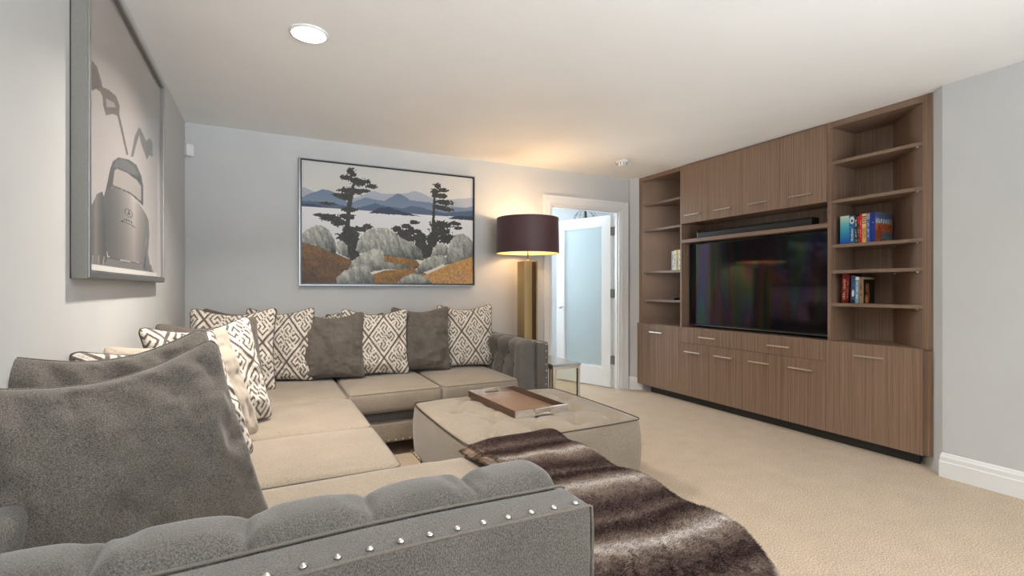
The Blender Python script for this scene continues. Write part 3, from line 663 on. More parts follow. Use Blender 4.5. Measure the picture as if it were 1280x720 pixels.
# landscape painting on the back wall
t = thing('landscape_painting', 'wide framed painting of dark trees, pale boulders and blue mountains', 'painting')
nu, nv = 470, 320
s_, t_ = unit_grid(nu, nv); AX0, AX1, AZ0, AZ1 = .248, 1.796, 1.208, 2.250
me = fast_mesh('canvas', np.stack([AX0+s_/1000*(AX1-AX0), np.full(s_.size, 4.381), AZ0+t_/1000*(AZ1-AZ0)], -1), grid_quads(nu, nv)); set_col(me, lin(landscape_cols(s_, t_)))
link('canvas', me, M['art'], t)
def rect_frame(x0, x1, z0, z1, wd, y0, y1):
    return MB().box(x0, x0+wd, y0, y1, z0, z1).box(x1-wd, x1, y0, y1, z0, z1).box(x0+wd, x1-wd, y0, y1, z0, z0+wd).box(x0+wd, x1-wd, y0, y1, z1-wd, z1)
rect_frame(AX0-.004, AX1+.004, AZ0-.004, AZ1+.004, .012, 4.372, 4.417).build('inner_frame', M['blackg'], t)
rect_frame(AX0-.012, AX1+.012, AZ0-.012, AZ1+.012, .008, 4.366, 4.4185).build('outer_frame', M['silver'], t)
bx('backing_board', M['black'], t, AX0, AX1, 4.383, 4.40, AZ0, AZ1)
# photograph of a car on the left wall
t = thing('car_photograph', 'large silver-framed photograph of a vintage car with raised doors, on the left wall', 'picture')
nu, nv = 330, 280
s_, t_ = unit_grid(nu, nv); AY0, AY1, AZ0, AZ1 = 2.03, 3.27, 1.235, 2.280
me = fast_mesh('print', np.stack([np.full(s_.size, -.526), AY0+s_/1000*(AY1-AY0), AZ0+t_/1000*(AZ1-AZ0)], -1), grid_quads(nu, nv)); set_col(me, lin(car_cols(s_, t_)))
link('print', me, M['print'], t)
def fr_yz(y0, y1, z0, z1, wd, x0, x1):
    return MB().box(x0, x1, y0, y0+wd, z0, z1).box(x0, x1, y1-wd, y1, z0, z1).box(x0, x1, y0+wd, y1-wd, z0, z0+wd).box(x0, x1, y0+wd, y1-wd, z1-wd, z1)
fr_yz(2.006, 3.299, 1.206, 2.309, .026, -.5575, -.516).build('frame', M['champ'], t, bevel=.0015)
fr_yz(2.0055, 3.2995, 1.2055, 2.3095, .012, -.5597, -.5575).build('back_rail', M['blackg'], t)
fr_yz(2.010, 3.295, 1.210, 2.305, .020, -.5165, -.512).build('chrome_lip', M['silver'], t, bevel=.001)
bx('backing_board', M['black'], t, -.548, -.530, 2.03, 3.27, 1.23, 2.285)

# ------------------------------------------------------------ small fittings
t = thing('recessed_light', 'lit round recessed ceiling light with a white rim', 'ceiling light', (.185, 2.60, H))
MB().lathe([(.080,-.001),(.094,-.001),(.094,-.004),(.088,-.008),(.080,-.009)], 40, cap=False).build('rim', M['white'], t, smooth=True)
MB().lathe([(.081,-.006),(.081,-.003)], 40).build('lens', M['canlit'], t)
for (cx, cy, p), lab in zip(CANS[1:], ('recessed ceiling light in front of the plain right wall', 'recessed ceiling light near the left wall behind the camera', 'recessed ceiling light near the rear window, right side')):
    t = thing('recessed_light', lab, 'ceiling light', (cx, cy, H), group='recessed lights behind the camera')  # fixture of an unseen fill light, added out of view
    MB().lathe([(.080,-.001),(.094,-.001),(.094,-.004),(.088,-.008),(.080,-.009)], 40, cap=False).build('rim', M['white'], t, smooth=True)
    MB().lathe([(.081,-.006),(.081,-.003)], 40).build('lens', M['canlit'], t)
t = thing('smoke_detector', 'small round white smoke detector on the ceiling near the doorway', 'smoke detector', (3.149, 3.80, H))
MB().lathe([(.060,0),(.062,-.010),(.056,-.022)], 32).build('base_ring', M['white'], t, smooth=True)
MB().lathe([(.048,-.022),(.050,-.030),(.044,-.044),(.030,-.050),(.005,-.051)], 32).build('cap', M['white'], t, smooth=True)
mb = MB()
for i in range(10):
    a = i*PI/5; x, y = .0475*math.cos(a), .0475*math.sin(a)
    mb.tube([(x*.99, y*.99, -.042), (x*1.03, y*1.03, -.026)], .0045, 6)
mb.build('vent_slot', M['dgrey'], t)
t = thing('motion_sensor', 'small white motion sensor high in the left corner of the room', 'sensor', (-.545, 4.385, 2.215), math.radians(35))
soft_box(-.028, .028, -.055, 0, -.045, .045, .010, (4,4,4)).build('housing', M['white'], t, smooth=True)
bx('window_lens', M['trim'], t, -.018, .018, -.058, -.054, -.032, .005, bevel=.001)
MB().tube([(0,-.02,.0),(-.01,.02,0)], .012, 10).build('swivel', M['white'], t)

# ------------------------------------------------------------ floor lamp
LX, LY = 2.235, 4.08
t = thing('floor_lamp', 'lit brass floor lamp with a wide dark plum drum shade beside the doorway', 'lamp', (LX, LY, 0))
soft_box(-.16, .16, -.14, .14, 0, .03, .006, (2,2,1)).build('base', M['brass'], t, bevel=0)
cw = .075
MB().box(-cw, -.016+.02, -cw, -cw+.014, .03, 1.43).box(-cw, -cw+.014, -cw+.014, cw, .03, 1.43).build('front_panel', M['brass'], t, bevel=.001)
MB().box(.052, .068, -cw, cw, .03, 1.43).box(-cw+.014, .052, cw-.014, cw, .03, 1.43).build('back_panel', M['brass'], t, bevel=.001)
MB().box(-cw+.015, .0515, -.045, cw-.015, .03, 1.425).build('inner_core', M['brassd'], t)
MB().tube([(0,0,1.42),(0,0,1.60)], .008, 10).lathe([(.018,1.425),(.018,1.44),(.012,1.45)], 20).build('stem', M['brass'], t, smooth=True)
z0, z1, R0, R1 = 1.505, 1.842, .302, .298
MB().lathe([(R0,z0),(R1,z1)], 72, cap=False).build('lamp_shade', M['shade'], t, smooth=True)
MB().lathe([(R1-.004,z1-.001),(R0-.004,z0+.001)], 72, cap=False).build('shade_lining', M['shadein'], t, smooth=True)
sp = MB()
for z, R in ((z0+.003, R0-.003), (z1-.003, R1-.003)):
    sp.tube([(R*math.cos(a), R*math.sin(a), z) for a in np.linspace(0, 2*PI, 61)[:-1]], .0035, 6, True)
for i in range(3):
    a = i*2*PI/3+.5; sp.tube([(.02*math.cos(a), .02*math.sin(a), z1-.03), ((R1-.004)*math.cos(a), (R1-.004)*math.sin(a), z1-.004)], .003, 6)
sp.tube([(0,0,1.60),(0,0,z1-.02)], .006, 8); sp.lathe([(.024,z1-.034),(.024,z1-.028)], 20)
sp.build('shade_frame', M['brass'], t)
MB().lathe([(.012,1.60),(.018,1.62),(.030,1.66),(.032,1.69),(.022,1.715),(.004,1.722)], 20, c=(.045,0,0)).build('bulb', M['bulb'], t, smooth=True)
MB().tube([(0,0,1.60),(.045,0,1.602)], .012, 10).build('bulb_holder', M['brassd'], t)
l = bpy.data.lights.new('floor_lamp_light', 'POINT'); l.energy = 9.5; l.color = (1, .72, .44); l.shadow_soft_size = .03
o = bpy.data.objects.new('floor_lamp_light', l); C.objects.link(o); o.location = (LX+.02, LY, 1.745)

# ------------------------------------------------------------ side table
t = thing('side_table', 'small side table with a grey glass top and slim chrome legs beside the sofa arm', 'side table', (2.17, 3.53, 0))
sx, sy = .135, .235
bx('table_top', M['tabletop'], t, -sx, sx, -sy, sy, .540, .562, bevel=.002)
for ax in (-sx+.004, sx-.026):
    for ay in (-sy+.006, sy-.028): bx('leg', M['nickel'], t, ax, ax+.022, ay, ay+.022, 0, .540, bevel=.001)
MB().box(-sx+.026, sx-.026, -sy+.008, -sy+.020, .518, .540).box(-sx+.026, sx-.026, sy-.020, sy-.008, .518, .540).box(-sx+.008,-sx+.02,-sy+.03,sy-.03,.518,.540).box(sx-.02,sx-.008,-sy+.03,sy-.03,.518,.540).build('apron_rail', M['nickel'], t)
bx('glass_panel', M['smoke'], t, sx-.018, sx-.012, -sy+.028, sy-.028, .03, .518)

# ------------------------------------------------------------ sectional sofa
sofa = thing('sectional_sofa', 'large L-shaped taupe sectional sofa with tufted arms, nailheads and a chaise end, along two walls', 'sofa')
SL, SN = XL+.025, .795          # back plane at the left wall, outer face of the near arm
BF = -.435                       # front of the left backrest
YR0, YR1 = 4.26, 4.385
ZS = .465
def loop_xy(x0, x1, y0, y1, r, z, k=5):
    pts = []
    for cx, cy, a0 in ((x1-r, y1-r, 0), (x0+r, y1-r, PI/2), (x0+r, y0+r, PI), (x1-r, y0+r, 1.5*PI)):
        for i in range(k): a = a0+PI/2*i/(k-1); pts.append((cx+r*math.cos(a), cy+r*math.sin(a), z))
    return pts
def dense(pts, step=.03):
    out = []; n = len(pts)
    for i in range(n):
        a = Vector(pts[i]); b = Vector(pts[(i+1) % n]); k = max(1, int((b-a).length/step))
        out += [tuple(a+(b-a)*j/k) for j in range(k)]
    return out
def seat_cushion(x0, x1, y0, y1, z0=.315, z1=ZS, wide=None, crown=.016, nx=14, ny=14, seed=1):
    def df(x, y, z):
        u = (x-x0)/(x1-x0)*2-1; v = (y-y0)/(y1-y0)*2-1; w_ = (z-z0)/(z1-z0)
        e = max(0, 1-u*u)*max(0, 1-v*v)
        c = crown*e**.5*w_ + .006*(math.sin(x*9+seed)*math.cos(y*7+seed*2))*w_*e
        s = math.sin(PI*min(max(w_,0),1))*.008
        x2 = x + s*(u**5); y2 = y + s*(v**5)
        if wide:
            k = min(max((x-wide[0])/.035, 0), 1); k = k*k*(3-2*k)
            y2 = y1-(y1-y2)*(1+k*((y1-wide[1])/(y1-y0)-1))
        return (x2, y2, z+c)
    c = soft_box(x0, x1, y0, y1, z0, z1, .034, (nx, ny, 3), df).build('seat_cushion', M['fabs'], sofa, smooth=True)
    mb = MB()
    for z in (z1-.012, z0+.012):
        base = dense(loop_xy(x0+.007, x1-.007, y0+.007, y1-.007, .034, z)); pts = []
        for p in base:
            q = df(*p); pts.append(q)
        mb.tube(pts, .0032, 6, True)
    mb.build('piping', M['pipel'], c, smooth=True)
    return c
seat_cushion(-.425, 1.195, 1.075, 1.930, wide=(.585, .80), nx=70, ny=24, crown=.012, seed=1)
seat_cushion(-.425, .490, 1.937, 2.550, seed=2)
seat_cushion(-.425, .488, 2.557, 3.258, seed=3)
seat_cushion(-.425, .470, 3.265, 4.255, seed=4)
seat_cushion(.478, 1.128, 3.345, 4.255, seed=5)
seat_cushion(1.135, 1.765, 3.350, 4.255, seed=6)
# base rails, dark deck, feet
b = soft_box(SL, .465, SN+.01, 3.40, .10, .245, .02, (10,30,3)).build('base', M['fabs'], sofa, smooth=True)
soft_box(.40, 1.175, SN+.012, 1.915, .10, .245, .02, (10,14,3)).build('base', M['fabs'], sofa, smooth=True)
soft_box(SL, 1.78, 3.375, YR1, .10, .245, .02, (24,10,3)).build('base', M['fabs'], sofa, smooth=True)
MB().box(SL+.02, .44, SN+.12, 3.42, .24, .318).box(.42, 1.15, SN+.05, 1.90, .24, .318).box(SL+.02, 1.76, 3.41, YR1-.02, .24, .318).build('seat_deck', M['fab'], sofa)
for x, y in ((SL+.06, SN+.08), (1.12, SN+.08), (1.12, 1.86), (.42, 1.98), (SL+.06, 2.4), (.42, 2.6), (SL+.06, 4.30), (.46, 3.43), (1.12, 4.30), (1.93, 3.38), (1.93, 4.30), (1.12, 3.43), (.53, SN+.08)):
    MB().lathe([(.020,0),(.030,.102)], 12, c=(x,y,0)).build('leg', M['legw'], sofa)
# backrests
def tufts(pts_s, z_top, z_rows):
    """distance based dimple depth for a face with coordinates (s, z)"""
    P = []
    for i, s in enumerate(pts_s):
        P.append((s, z_rows[0]))
    Q = [((a+b_)/2, z_rows[1]) for a, b_ in zip(pts_s[:-1], pts_s[1:])]
    segs = [((s, z_top+.05), (s, z_rows[0])) for s in pts_s]
    for i, q in enumerate(Q): segs += [(P[i], q), (P[i+1], q)]
    segs += [(q, (q[0], z_rows[1]-.4)) for q in Q]
    def f(s, z):
        d = 9
        for (a, b_) in segs:
            ax, ay = a; bx_, by = b_; vx, vy = bx_-ax, by-ay
            t = max(0, min(1, ((s-ax)*vx+(z-ay)*vy)/(vx*vx+vy*vy+1e-9)))
            d = min(d, math.hypot(s-ax-vx*t, z-ay-vy*t))
        r = min([math.hypot(s-a, z-b_) for a, b_ in P+Q] or [9])
        return .030*(1-math.exp(-(d/.055)**2)), .018*math.exp(-(r/.022)**2)
    return f, P+Q
tf, btn = tufts([1.2+.21*i for i in range(15)], .74, (.64, .52))
def back_l(x, y, z):
    a, c = tf(y, z); k = max(0, (x-SL)/(BF-SL)); return (x + k*(a*.6-c-.01), y, z + (.012*k*a/.03 if z > .70 else 0))
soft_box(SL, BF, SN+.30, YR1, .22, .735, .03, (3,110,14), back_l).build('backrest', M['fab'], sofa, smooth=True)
tf2, btn2 = tufts([-.35+.21*i for i in range(12)], .74, (.64, .52))
def back_b(x, y, z):
    a, c = tf2(x, z); k = max(0, (YR1-y)/(YR1-YR0)); return (x, y - k*(a*.6-c-.01), z + (.012*k*a/.03 if z > .70 else 0))
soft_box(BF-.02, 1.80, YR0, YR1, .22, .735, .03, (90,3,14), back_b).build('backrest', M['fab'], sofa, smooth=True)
# near arm: outer band with nailheads, piping, tufted inner pad
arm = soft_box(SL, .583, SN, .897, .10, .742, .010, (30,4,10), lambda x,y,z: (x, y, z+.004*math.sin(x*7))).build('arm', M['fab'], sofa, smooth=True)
arm['label'] = 'near arm with a row of large nailheads along its top'
cr = [.384-.208*i for i in range(5)]
tfa, btna = tufts(sorted(cr), .75, (.66, .54))
def pad_n(x, y, z):
    a, c = tfa(x, z); k = min(1, max(0, (y-.895)/.12)); top = max(0, (z-.66)/.10)
    dx = min([abs(x-q) for q in cr]); bump = .013*(1-math.exp(-(dx/.024)**2))+.004*math.cos(min(dx/.104,1)*PI/2+PI/2)*-1-.008*math.exp(-(dx/.007)**2)
    e = max(0, min(1, (.585-x)/.03)); e = e*(2-e)
    z2 = z + top*(bump*(.35+.65*math.sin(PI*min(1, k*.8+.1))) - .010 - (1-e)*.020)
    y2 = y + k*(a*.7-c)*(1-.3*top)
    z2 += top*.0025*math.sin(x*95+y*30)*math.exp(-(dx/.05)**2)*(1+math.sin(x*23))
    return (x, y2, z2)
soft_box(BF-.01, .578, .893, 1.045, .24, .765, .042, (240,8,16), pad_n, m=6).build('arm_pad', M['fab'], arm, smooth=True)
mb = MB()
mb.tube([(x, .896, .7455+.004*math.sin(x*7)) for x in np.linspace(SL, .572, 30)] + [(.580,.896,.738), (.584,.896,.72), (.584,.896,.12)], .0034, 8)
mb.tube([(x, SN+.004, .7395+.004*math.sin(x*7)) for x in np.linspace(SL, .578, 30)] + [(.583,SN+.002,.735), (.584,SN+.001,.70), (.584,SN+.001,.12)], .0034, 8)
mb.build('piping', M['pipel'], arm, smooth=True)
def nail_mb(n=(0,0,1), r=.0078):
    mb = MB().lathe([(r, 0), (r*.92, r*.35), (r*.6, r*.68), (r*.2, r*.82)], 12)
    if n == (0,0,1): return mb
    q = Vector((0,0,1)).rotation_difference(Vector(n)); mb.v = [tuple(q @ Vector(p)) for p in mb.v]; return mb
nm = nail_mb((0,0,1), .0068).mesh('nailhead'); nm.materials.append(M['nickel']); nm.polygons.foreach_set('use_smooth', [True]*len(nm.polygons))
for i in range(21):
    x = .555-.0505*i; o = bpy.data.objects.new('nailhead', nm); C.objects.link(o); o.parent = arm; o.location = (x, .8125+.0005*math.sin(i), .7425+.004*math.sin(x*7))
# far arm
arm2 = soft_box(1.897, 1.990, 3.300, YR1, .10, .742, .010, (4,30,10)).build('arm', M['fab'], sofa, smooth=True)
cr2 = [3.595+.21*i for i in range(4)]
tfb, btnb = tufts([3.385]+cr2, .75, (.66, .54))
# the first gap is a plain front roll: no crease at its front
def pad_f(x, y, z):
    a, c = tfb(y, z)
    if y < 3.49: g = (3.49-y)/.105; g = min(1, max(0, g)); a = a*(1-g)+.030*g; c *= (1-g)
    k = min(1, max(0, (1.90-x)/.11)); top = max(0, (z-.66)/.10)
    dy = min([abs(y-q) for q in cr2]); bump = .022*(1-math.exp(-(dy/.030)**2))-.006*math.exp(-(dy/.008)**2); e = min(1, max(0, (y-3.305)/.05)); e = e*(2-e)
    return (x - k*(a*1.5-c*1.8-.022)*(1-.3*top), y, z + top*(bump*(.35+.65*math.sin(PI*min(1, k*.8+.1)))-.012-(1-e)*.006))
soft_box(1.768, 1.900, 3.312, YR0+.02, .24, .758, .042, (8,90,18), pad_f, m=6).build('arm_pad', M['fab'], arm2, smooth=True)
mb = MB()
mb.tube([(1.8985, y, .745) for y in np.linspace(YR1, 3.302, 12)] + [(1.8985,3.299,.72), (1.8985,3.2995,.12)], .0034, 8)
mb.tube([(1.986, y, .742) for y in np.linspace(YR1, 3.302, 12)] + [(1.988,3.299,.72), (1.988,3.2995,.12)], .0034, 8)
mb.build('piping', M['pipel'], arm2, smooth=True)
q = nail_mb((0,-1,0), .0065).mesh('nailhead'); q.materials.append(M['nickel'])
for i in range(12):
    o = bpy.data.objects.new('nailhead', q); C.objects.link(o); o.parent = arm2; o.location = (1.974, 3.2995, .728-.0525*i)
# nailhead trim of the base and of the far arm's top
mb = MB()
def put(mb, n, r, p):
    a = nail_mb(n, r); mb.add([(v[0]+p[0], v[1]+p[1], v[2]+p[2]) for v in a.v], a.f)
for i in range(26): put(mb, (0,-1,0), .0065, (.50+.05*i, 3.3745, .118))
for i in range(27): put(mb, (1,0,0), .0065, (.4655, 1.95+.053*i, .118))
for i in range(11): put(mb, (0,1,0), .0065, (.50+.06*i, 1.916, .118))
mb.build('nailhead_trim', M['nickel'], sofa, smooth=True, kind='stuff')
# buttons of the tufted pads
bt = MB().lathe([(.011,0),(.010,.003),(.006,.005),(.001,.0055)], 12)
def button(mat, parent, p, n):
    a = MB(); q = Vector((0,0,1)).rotation_difference(Vector(n)); a.v = [tuple(q @ Vector(v)+Vector(p)) for v in bt.v]; a.f = bt.f
    return a.build('button', mat, parent, smooth=True)
for s, z in btnb[1:]:
    if z > .5 and 3.49 < s < 4.2: button(M['fab'], arm2, (1.7795, s, z), (-1,0,0))

# ------------------------------------------------------------ ottoman
ott = thing('ottoman', 'square tufted taupe ottoman carrying a tray, in the angle of the sofa', 'ottoman', (1.35, 2.56, 0))
ox0, ox1, oy0, oy1, oz0, oz1 = -.53, .53, -.49, .49, .125, .448
T = []
for r, y in enumerate((-.155, .115, .375)):
    for x in ((-.235, .02, .275), (-.36, -.11, .14, .40), (-.20, .045, .30))[r]: T.append((x, y))
T += [(-.36, -.38), (-.10, -.38), (.15, -.38), (.40, -.38)]
seg = []
for i, a in enumerate(T):
    for b_ in T[i+1:]:
        if math.hypot(a[0]-b_[0], a[1]-b_[1]) < .335 and abs(a[1]-b_[1]) > .05: seg.append((a, b_))
def odf(x, y, z):
    u = x/ox1; v = y/oy1; w_ = (z-oz0)/(oz1-oz0)
    e = max(0, 1-u**4)*max(0, 1-v**4); h_ = 0
    if w_ > .9:
        d = 9
        for (a, b_) in seg:
            vx, vy = b_[0]-a[0], b_[1]-a[1]; t = max(0, min(1, ((x-a[0])*vx+(y-a[1])*vy)/(vx*vx+vy*vy)))
            d = min(d, math.hypot(x-a[0]-vx*t, y-a[1]-vy*t))
        r = min(math.hypot(x-a, y-b_) for a, b_ in T)
        h_ = .018*e - .010*math.exp(-(d/.011)**2)*e - .034*math.exp(-(r/.05)**2) - .014*math.exp(-(r/.016)**2)
    s = .012*math.sin(PI*min(max(w_,0),1)); 
    c = .018*(abs(u)**3*abs(v)**3)        # corners drawn in
    return (x*(1+s/.53) - c*u, y*(1+s/.49) - c*v, z+h_-.006*(abs(u)*abs(v))**3*(1 if w_ > .9 else 0))
soft_box(ox0, ox1, oy0, oy1, oz0, oz1, .030, (90,84,6), odf).build('upholstery', M['fabs'], ott, smooth=True)
mb = MB(); pts = dense(loop_xy(ox0+.004, ox1-.004, oy0+.004, oy1-.004, .035, oz1-.003), .02); mb.tube([tuple(Vector(odf(p[0], p[1], oz1-.05))+Vector((0,0,.045))) for p in pts], .0032, 6, True)
mb.tube(dense(loop_xy(ox0-.001, ox1+.001, oy0-.001, oy1+.001, .03, oz0+.01), .03), .003, 6, True)
mb.build('piping', M['pipe'], ott, smooth=True)
for a, b_ in T[:10]:
    button(M['fabs'], ott, (a, b_, odf(a, b_, oz1)[2]-.001), (0,0,1))
mb = MB()
for i in range(21):
    x = -.50+.05*i; put(mb, (0,-1,0), .006, (x, oy0-.001, .140)); put(mb, (0,1,0), .006, (x, oy1+.001, .140))
for i in range(20):
    y = -.475+.05*i; put(mb, (-1,0,0), .006, (ox0-.001, y, .140)); put(mb, (1,0,0), .006, (ox1+.001, y, .140))
mb.build('nailhead_trim', M['nickel'], ott, smooth=True, kind='stuff')
for x in (-.46, .46):
    for y in (-.42, .42): MB().lathe([(.022,0),(.034,.128)], 14, c=(x,y,0)).build('leg', M['legw'], ott)

# tray
t = thing('serving_tray', 'rectangular tray with chrome handle ends and brown sides on the ottoman', 'tray', (1.357, 2.645, .464), math.radians(3))
hw, hl = .172, .315
bx('tray_base', M['traybase'], t, -hw+.006, hw-.006, -hl+.010, hl-.010, .0, .008)
for s in (-1, 1):
    x0, x1 = sorted((s*hw, s*(hw-.008))); bx('side_wall', M['trayside'], t, x0, x1, -hl+.012, hl-.012, .0, .040, bevel=.001)
    y0, y1 = sorted((s*hl, s*(hl-.016)))
    MB().box(-hw, -.052, y0, y1, 0, .042).box(.052, hw, y0, y1, 0, .042).box(-.052, .052, y0, y1, 0, .012).build('end_wall', M['chrome'], t, bevel=.0015)
    y2, y3 = sorted((s*(hl+.010), s*(hl-.006)))
    bx('handle', M['chrome'], t, -.056, .056, y2, y3, .024, .044, bevel=.002)

# ------------------------------------------------------------ faux fur throw over the chaise end
def drape(s, t):
    """s: from the inner edge outward along x; t: from the far edge towards the camera"""
    n1 = vnoise(s*6+3, t*6, 51)-.5; n2 = vnoise(s*15, t*14, 52)-.5
    X0 = .705 + .050*np.sin(np.minimum(t,.5)*3.0+.3) - .15*np.clip((t-.62)/.25, 0, 1) + .012*np.exp(-(t/.12)**2)
    x = X0 + s; y = 1.940 - t
    edge_x = 1.205 - .085*np.clip((t-.93)/.22, 0, 1)**2; edge_y = .800
    def fold(p, e, r, L=1.0):
        d = np.maximum(0, p-(e-r*.6)); a = np.minimum(d/r, PI/2); down = r*(1-np.cos(a))+np.maximum(0, d-r*PI/2)
        q = np.where(d > 0, (e-r*.6)+r*np.sin(a), p); return q, down
    x, dn1 = fold(x, edge_x, .055); yy, dn2 = fold(-y, -edge_y, .055); y = -yy
    ridge = .010*np.cos((t-.26)*2*PI/.35)
    z = .492 + ridge + .016*n1 + .006*n2 - dn1 - dn2
    z += .020*np.exp(-((t-.02)/.10)**2)*np.exp(-((s-.35)/.35)**2)
    z -= .012*np.exp(-(s/.03)**2)
    under = np.minimum(1, (dn1+dn2)/.1); x = x + .02*under*(.5+n1) ; y = y - .012*under*(.5+n2)
    return x, y, np.maximum(z, .06)
nu, nv = 110, 200; Ls, Lt = .74, 1.42
s_, t_ = [a.ravel() for a in np.meshgrid(np.linspace(0, Ls, nu), np.linspace(0, Lt, nv), indexing='ij')]
def fur_col(s, t, rnd):
    ph = (t-.262 + .020*np.sin(s*7+t*2) + .012*(vnoise(s*12, t*9, 61)-.5))/.345; f = np.abs(ph-np.round(ph))*2   # 0 on a ridge, 1 between
    k = vnoise(s*70, t*70, 62); k2 = .5
    r = np.exp(-(f/.15)**2); d = np.exp(-((f-.70)/.34)**2)
    base = np.array((142, 125, 113.)); lt = np.array((208, 200, 195.)); dk = np.array((72, 57, 54.))
    c = base + (dk-base)*d[:, None]; c = c + (lt-c)*(r*.74)[:, None]
    tip = (np.exp(-(s/.070)**2)*(t < .62))[:, None]; c = c + (np.array((128, 108, 94.))*(.6+.7*k[:, None])-c)*tip*.9
    c = c*(.84+.32*rnd)[:, None]*(.93+.14*k)[:, None]
    return lin(np.clip(c, 0, 255))
th = thing('fur_throw', 'striped brown and white faux fur throw spread over the chaise end', 'throw')
x_, y_, z_ = drape(s_, t_); V = np.stack([x_, y_, z_], -1)
me = fast_mesh('backing', V, grid_quads(nu, nv)); set_col(me, fur_col(s_, t_, np.full(s_.size, .35)))
o = link('backing', me, M['fur'], th, True)
md = o.modifiers.new('thickness', 'SOLIDIFY'); md.thickness = .008; md.offset = -1
n = 190000
s_ = np.random.rand(n)*Ls; t_ = np.random.rand(n)*Lt
m_ = np.random.rand(n); k_ = n//14; s_[:k_] = np.random.rand(k_)**2*.05; 
P0 = np.stack(drape(s_, t_), -1); e = .004
Pu = np.stack(drape(s_+e, t_), -1)-P0; Pv = np.stack(drape(s_, t_+e), -1)-P0
nr = np.cross(Pu, -Pv); nr /= np.linalg.norm(nr, axis=1)[:, None]+1e-9
nr[nr[:, 2] < -.1] *= -1
tu = Pu/(np.linalg.norm(Pu, axis=1)[:, None]+1e-9); tv = Pv/(np.linalg.norm(Pv, axis=1)[:, None]+1e-9)
nc_ = .25+.75*np.clip((t_-.75)/.4, 0, 1); cl = (vnoise(s_*60, t_*60, 71)-.5)*nc_; cl2 = (vnoise(s_*60+9, t_*60, 72)-.5)*nc_
dirv = nr*.75 + tv*(.55+.9*cl[:, None]) + tu*(.9*cl2[:, None]) + (np.random.rand(n, 3)-.5)*.55
dirv[s_ < .03] += -tu[s_ < .03]*.7
dirv /= np.linalg.norm(dirv, axis=1)[:, None]
Ln = (.014+.010*np.random.rand(n))[:, None]*(1+.25*np.clip((t_-.8)/.4,0,1))[:, None]
side = np.cross(dirv, np.random.rand(n, 3)-.5); side /= np.linalg.norm(side, axis=1)[:, None]; side *= .0007
mid_ = P0 + dirv*Ln*.55; tip_ = P0 + dirv*Ln - nr*Ln*.18
Vs = np.stack([P0-side, P0+side, mid_+side*.8, mid_-side*.8, tip_], 1).reshape(-1, 3)
me = bpy.data.meshes.new('fur'); idx = np.arange(n)*5
me.vertices.add(n*5); me.vertices.foreach_set('co', Vs.astype(np.float32).ravel())
q4 = np.stack([idx, idx+1, idx+2, idx+3], -1); q3 = np.stack([idx+3, idx+2, idx+4], -1)
loops = np.concatenate([q4, q3], 1).ravel(); starts = np.stack([np.arange(n)*7, np.arange(n)*7+4], -1).ravel()
me.loops.add(len(loops)); me.loops.foreach_set('vertex_index', loops.astype(np.int32))
me.polygons.add(2*n); me.polygons.foreach_set('loop_start', starts.astype(np.int32)); me.update(calc_edges=True)
fc = fur_col(s_, t_, np.random.rand(n)); f5 = np.repeat(fc[:, None, :], 5, 1); f5[:, :2] *= .85; f5[:, 4] *= 1.1
set_col(me, f5.reshape(-1, 3))
link('fur_pile', me, M['fur'], th, kind='stuff')

# ------------------------------------------------------------ pillows
KEY = ["#####.#.#####", "#...#...#...#", "#.#.##.##.#.#", "#.#.......#.#", "#.####.####.#", "......#......", "##.###.###.##",
       "......#......", "#.####.####.#", "#.#.......#.#", "#.#.##.##.#.#", "#...#...#...#", "#####.#.#####"]
KEY = np.array([[c == '#' for c in r] for r in KEY])
def key_pattern(x, z):
    p = x/.235 + z/.335 + .15; q = x/.235 - z/.335 + .35
    pf = (p % 1)*17; qf = (q % 1)*17
    a = (pf < 1.2) | (qf < 1.2)
    i = np.clip(np.floor(pf-2.6), -1, 13).astype(int); j = np.clip(np.floor(qf-2.6), -1, 13).astype(int)
    ok = (i >= 0) & (i < 13) & (j >= 0) & (j < 13)
    k = np.zeros(x.shape, bool); k[ok] = KEY[i[ok], j[ok]]
    KP = np.pad(KEY, 1); fi = (pf-2.6) % 1; fj = (qf-2.6) % 1; e_ = .09
    i1 = np.clip(i, 0, 12)+1; j1 = np.clip(j, 0, 12)+1
    k &= ~((fi < e_) & ~KP[i1-1, j1]) & ~((fi > 1-e_) & ~KP[i1+1, j1]) & ~((fj < e_) & ~KP[i1, j1-1]) & ~((fj > 1-e_) & ~KP[i1, j1+1])
    return a | k
PM = {}
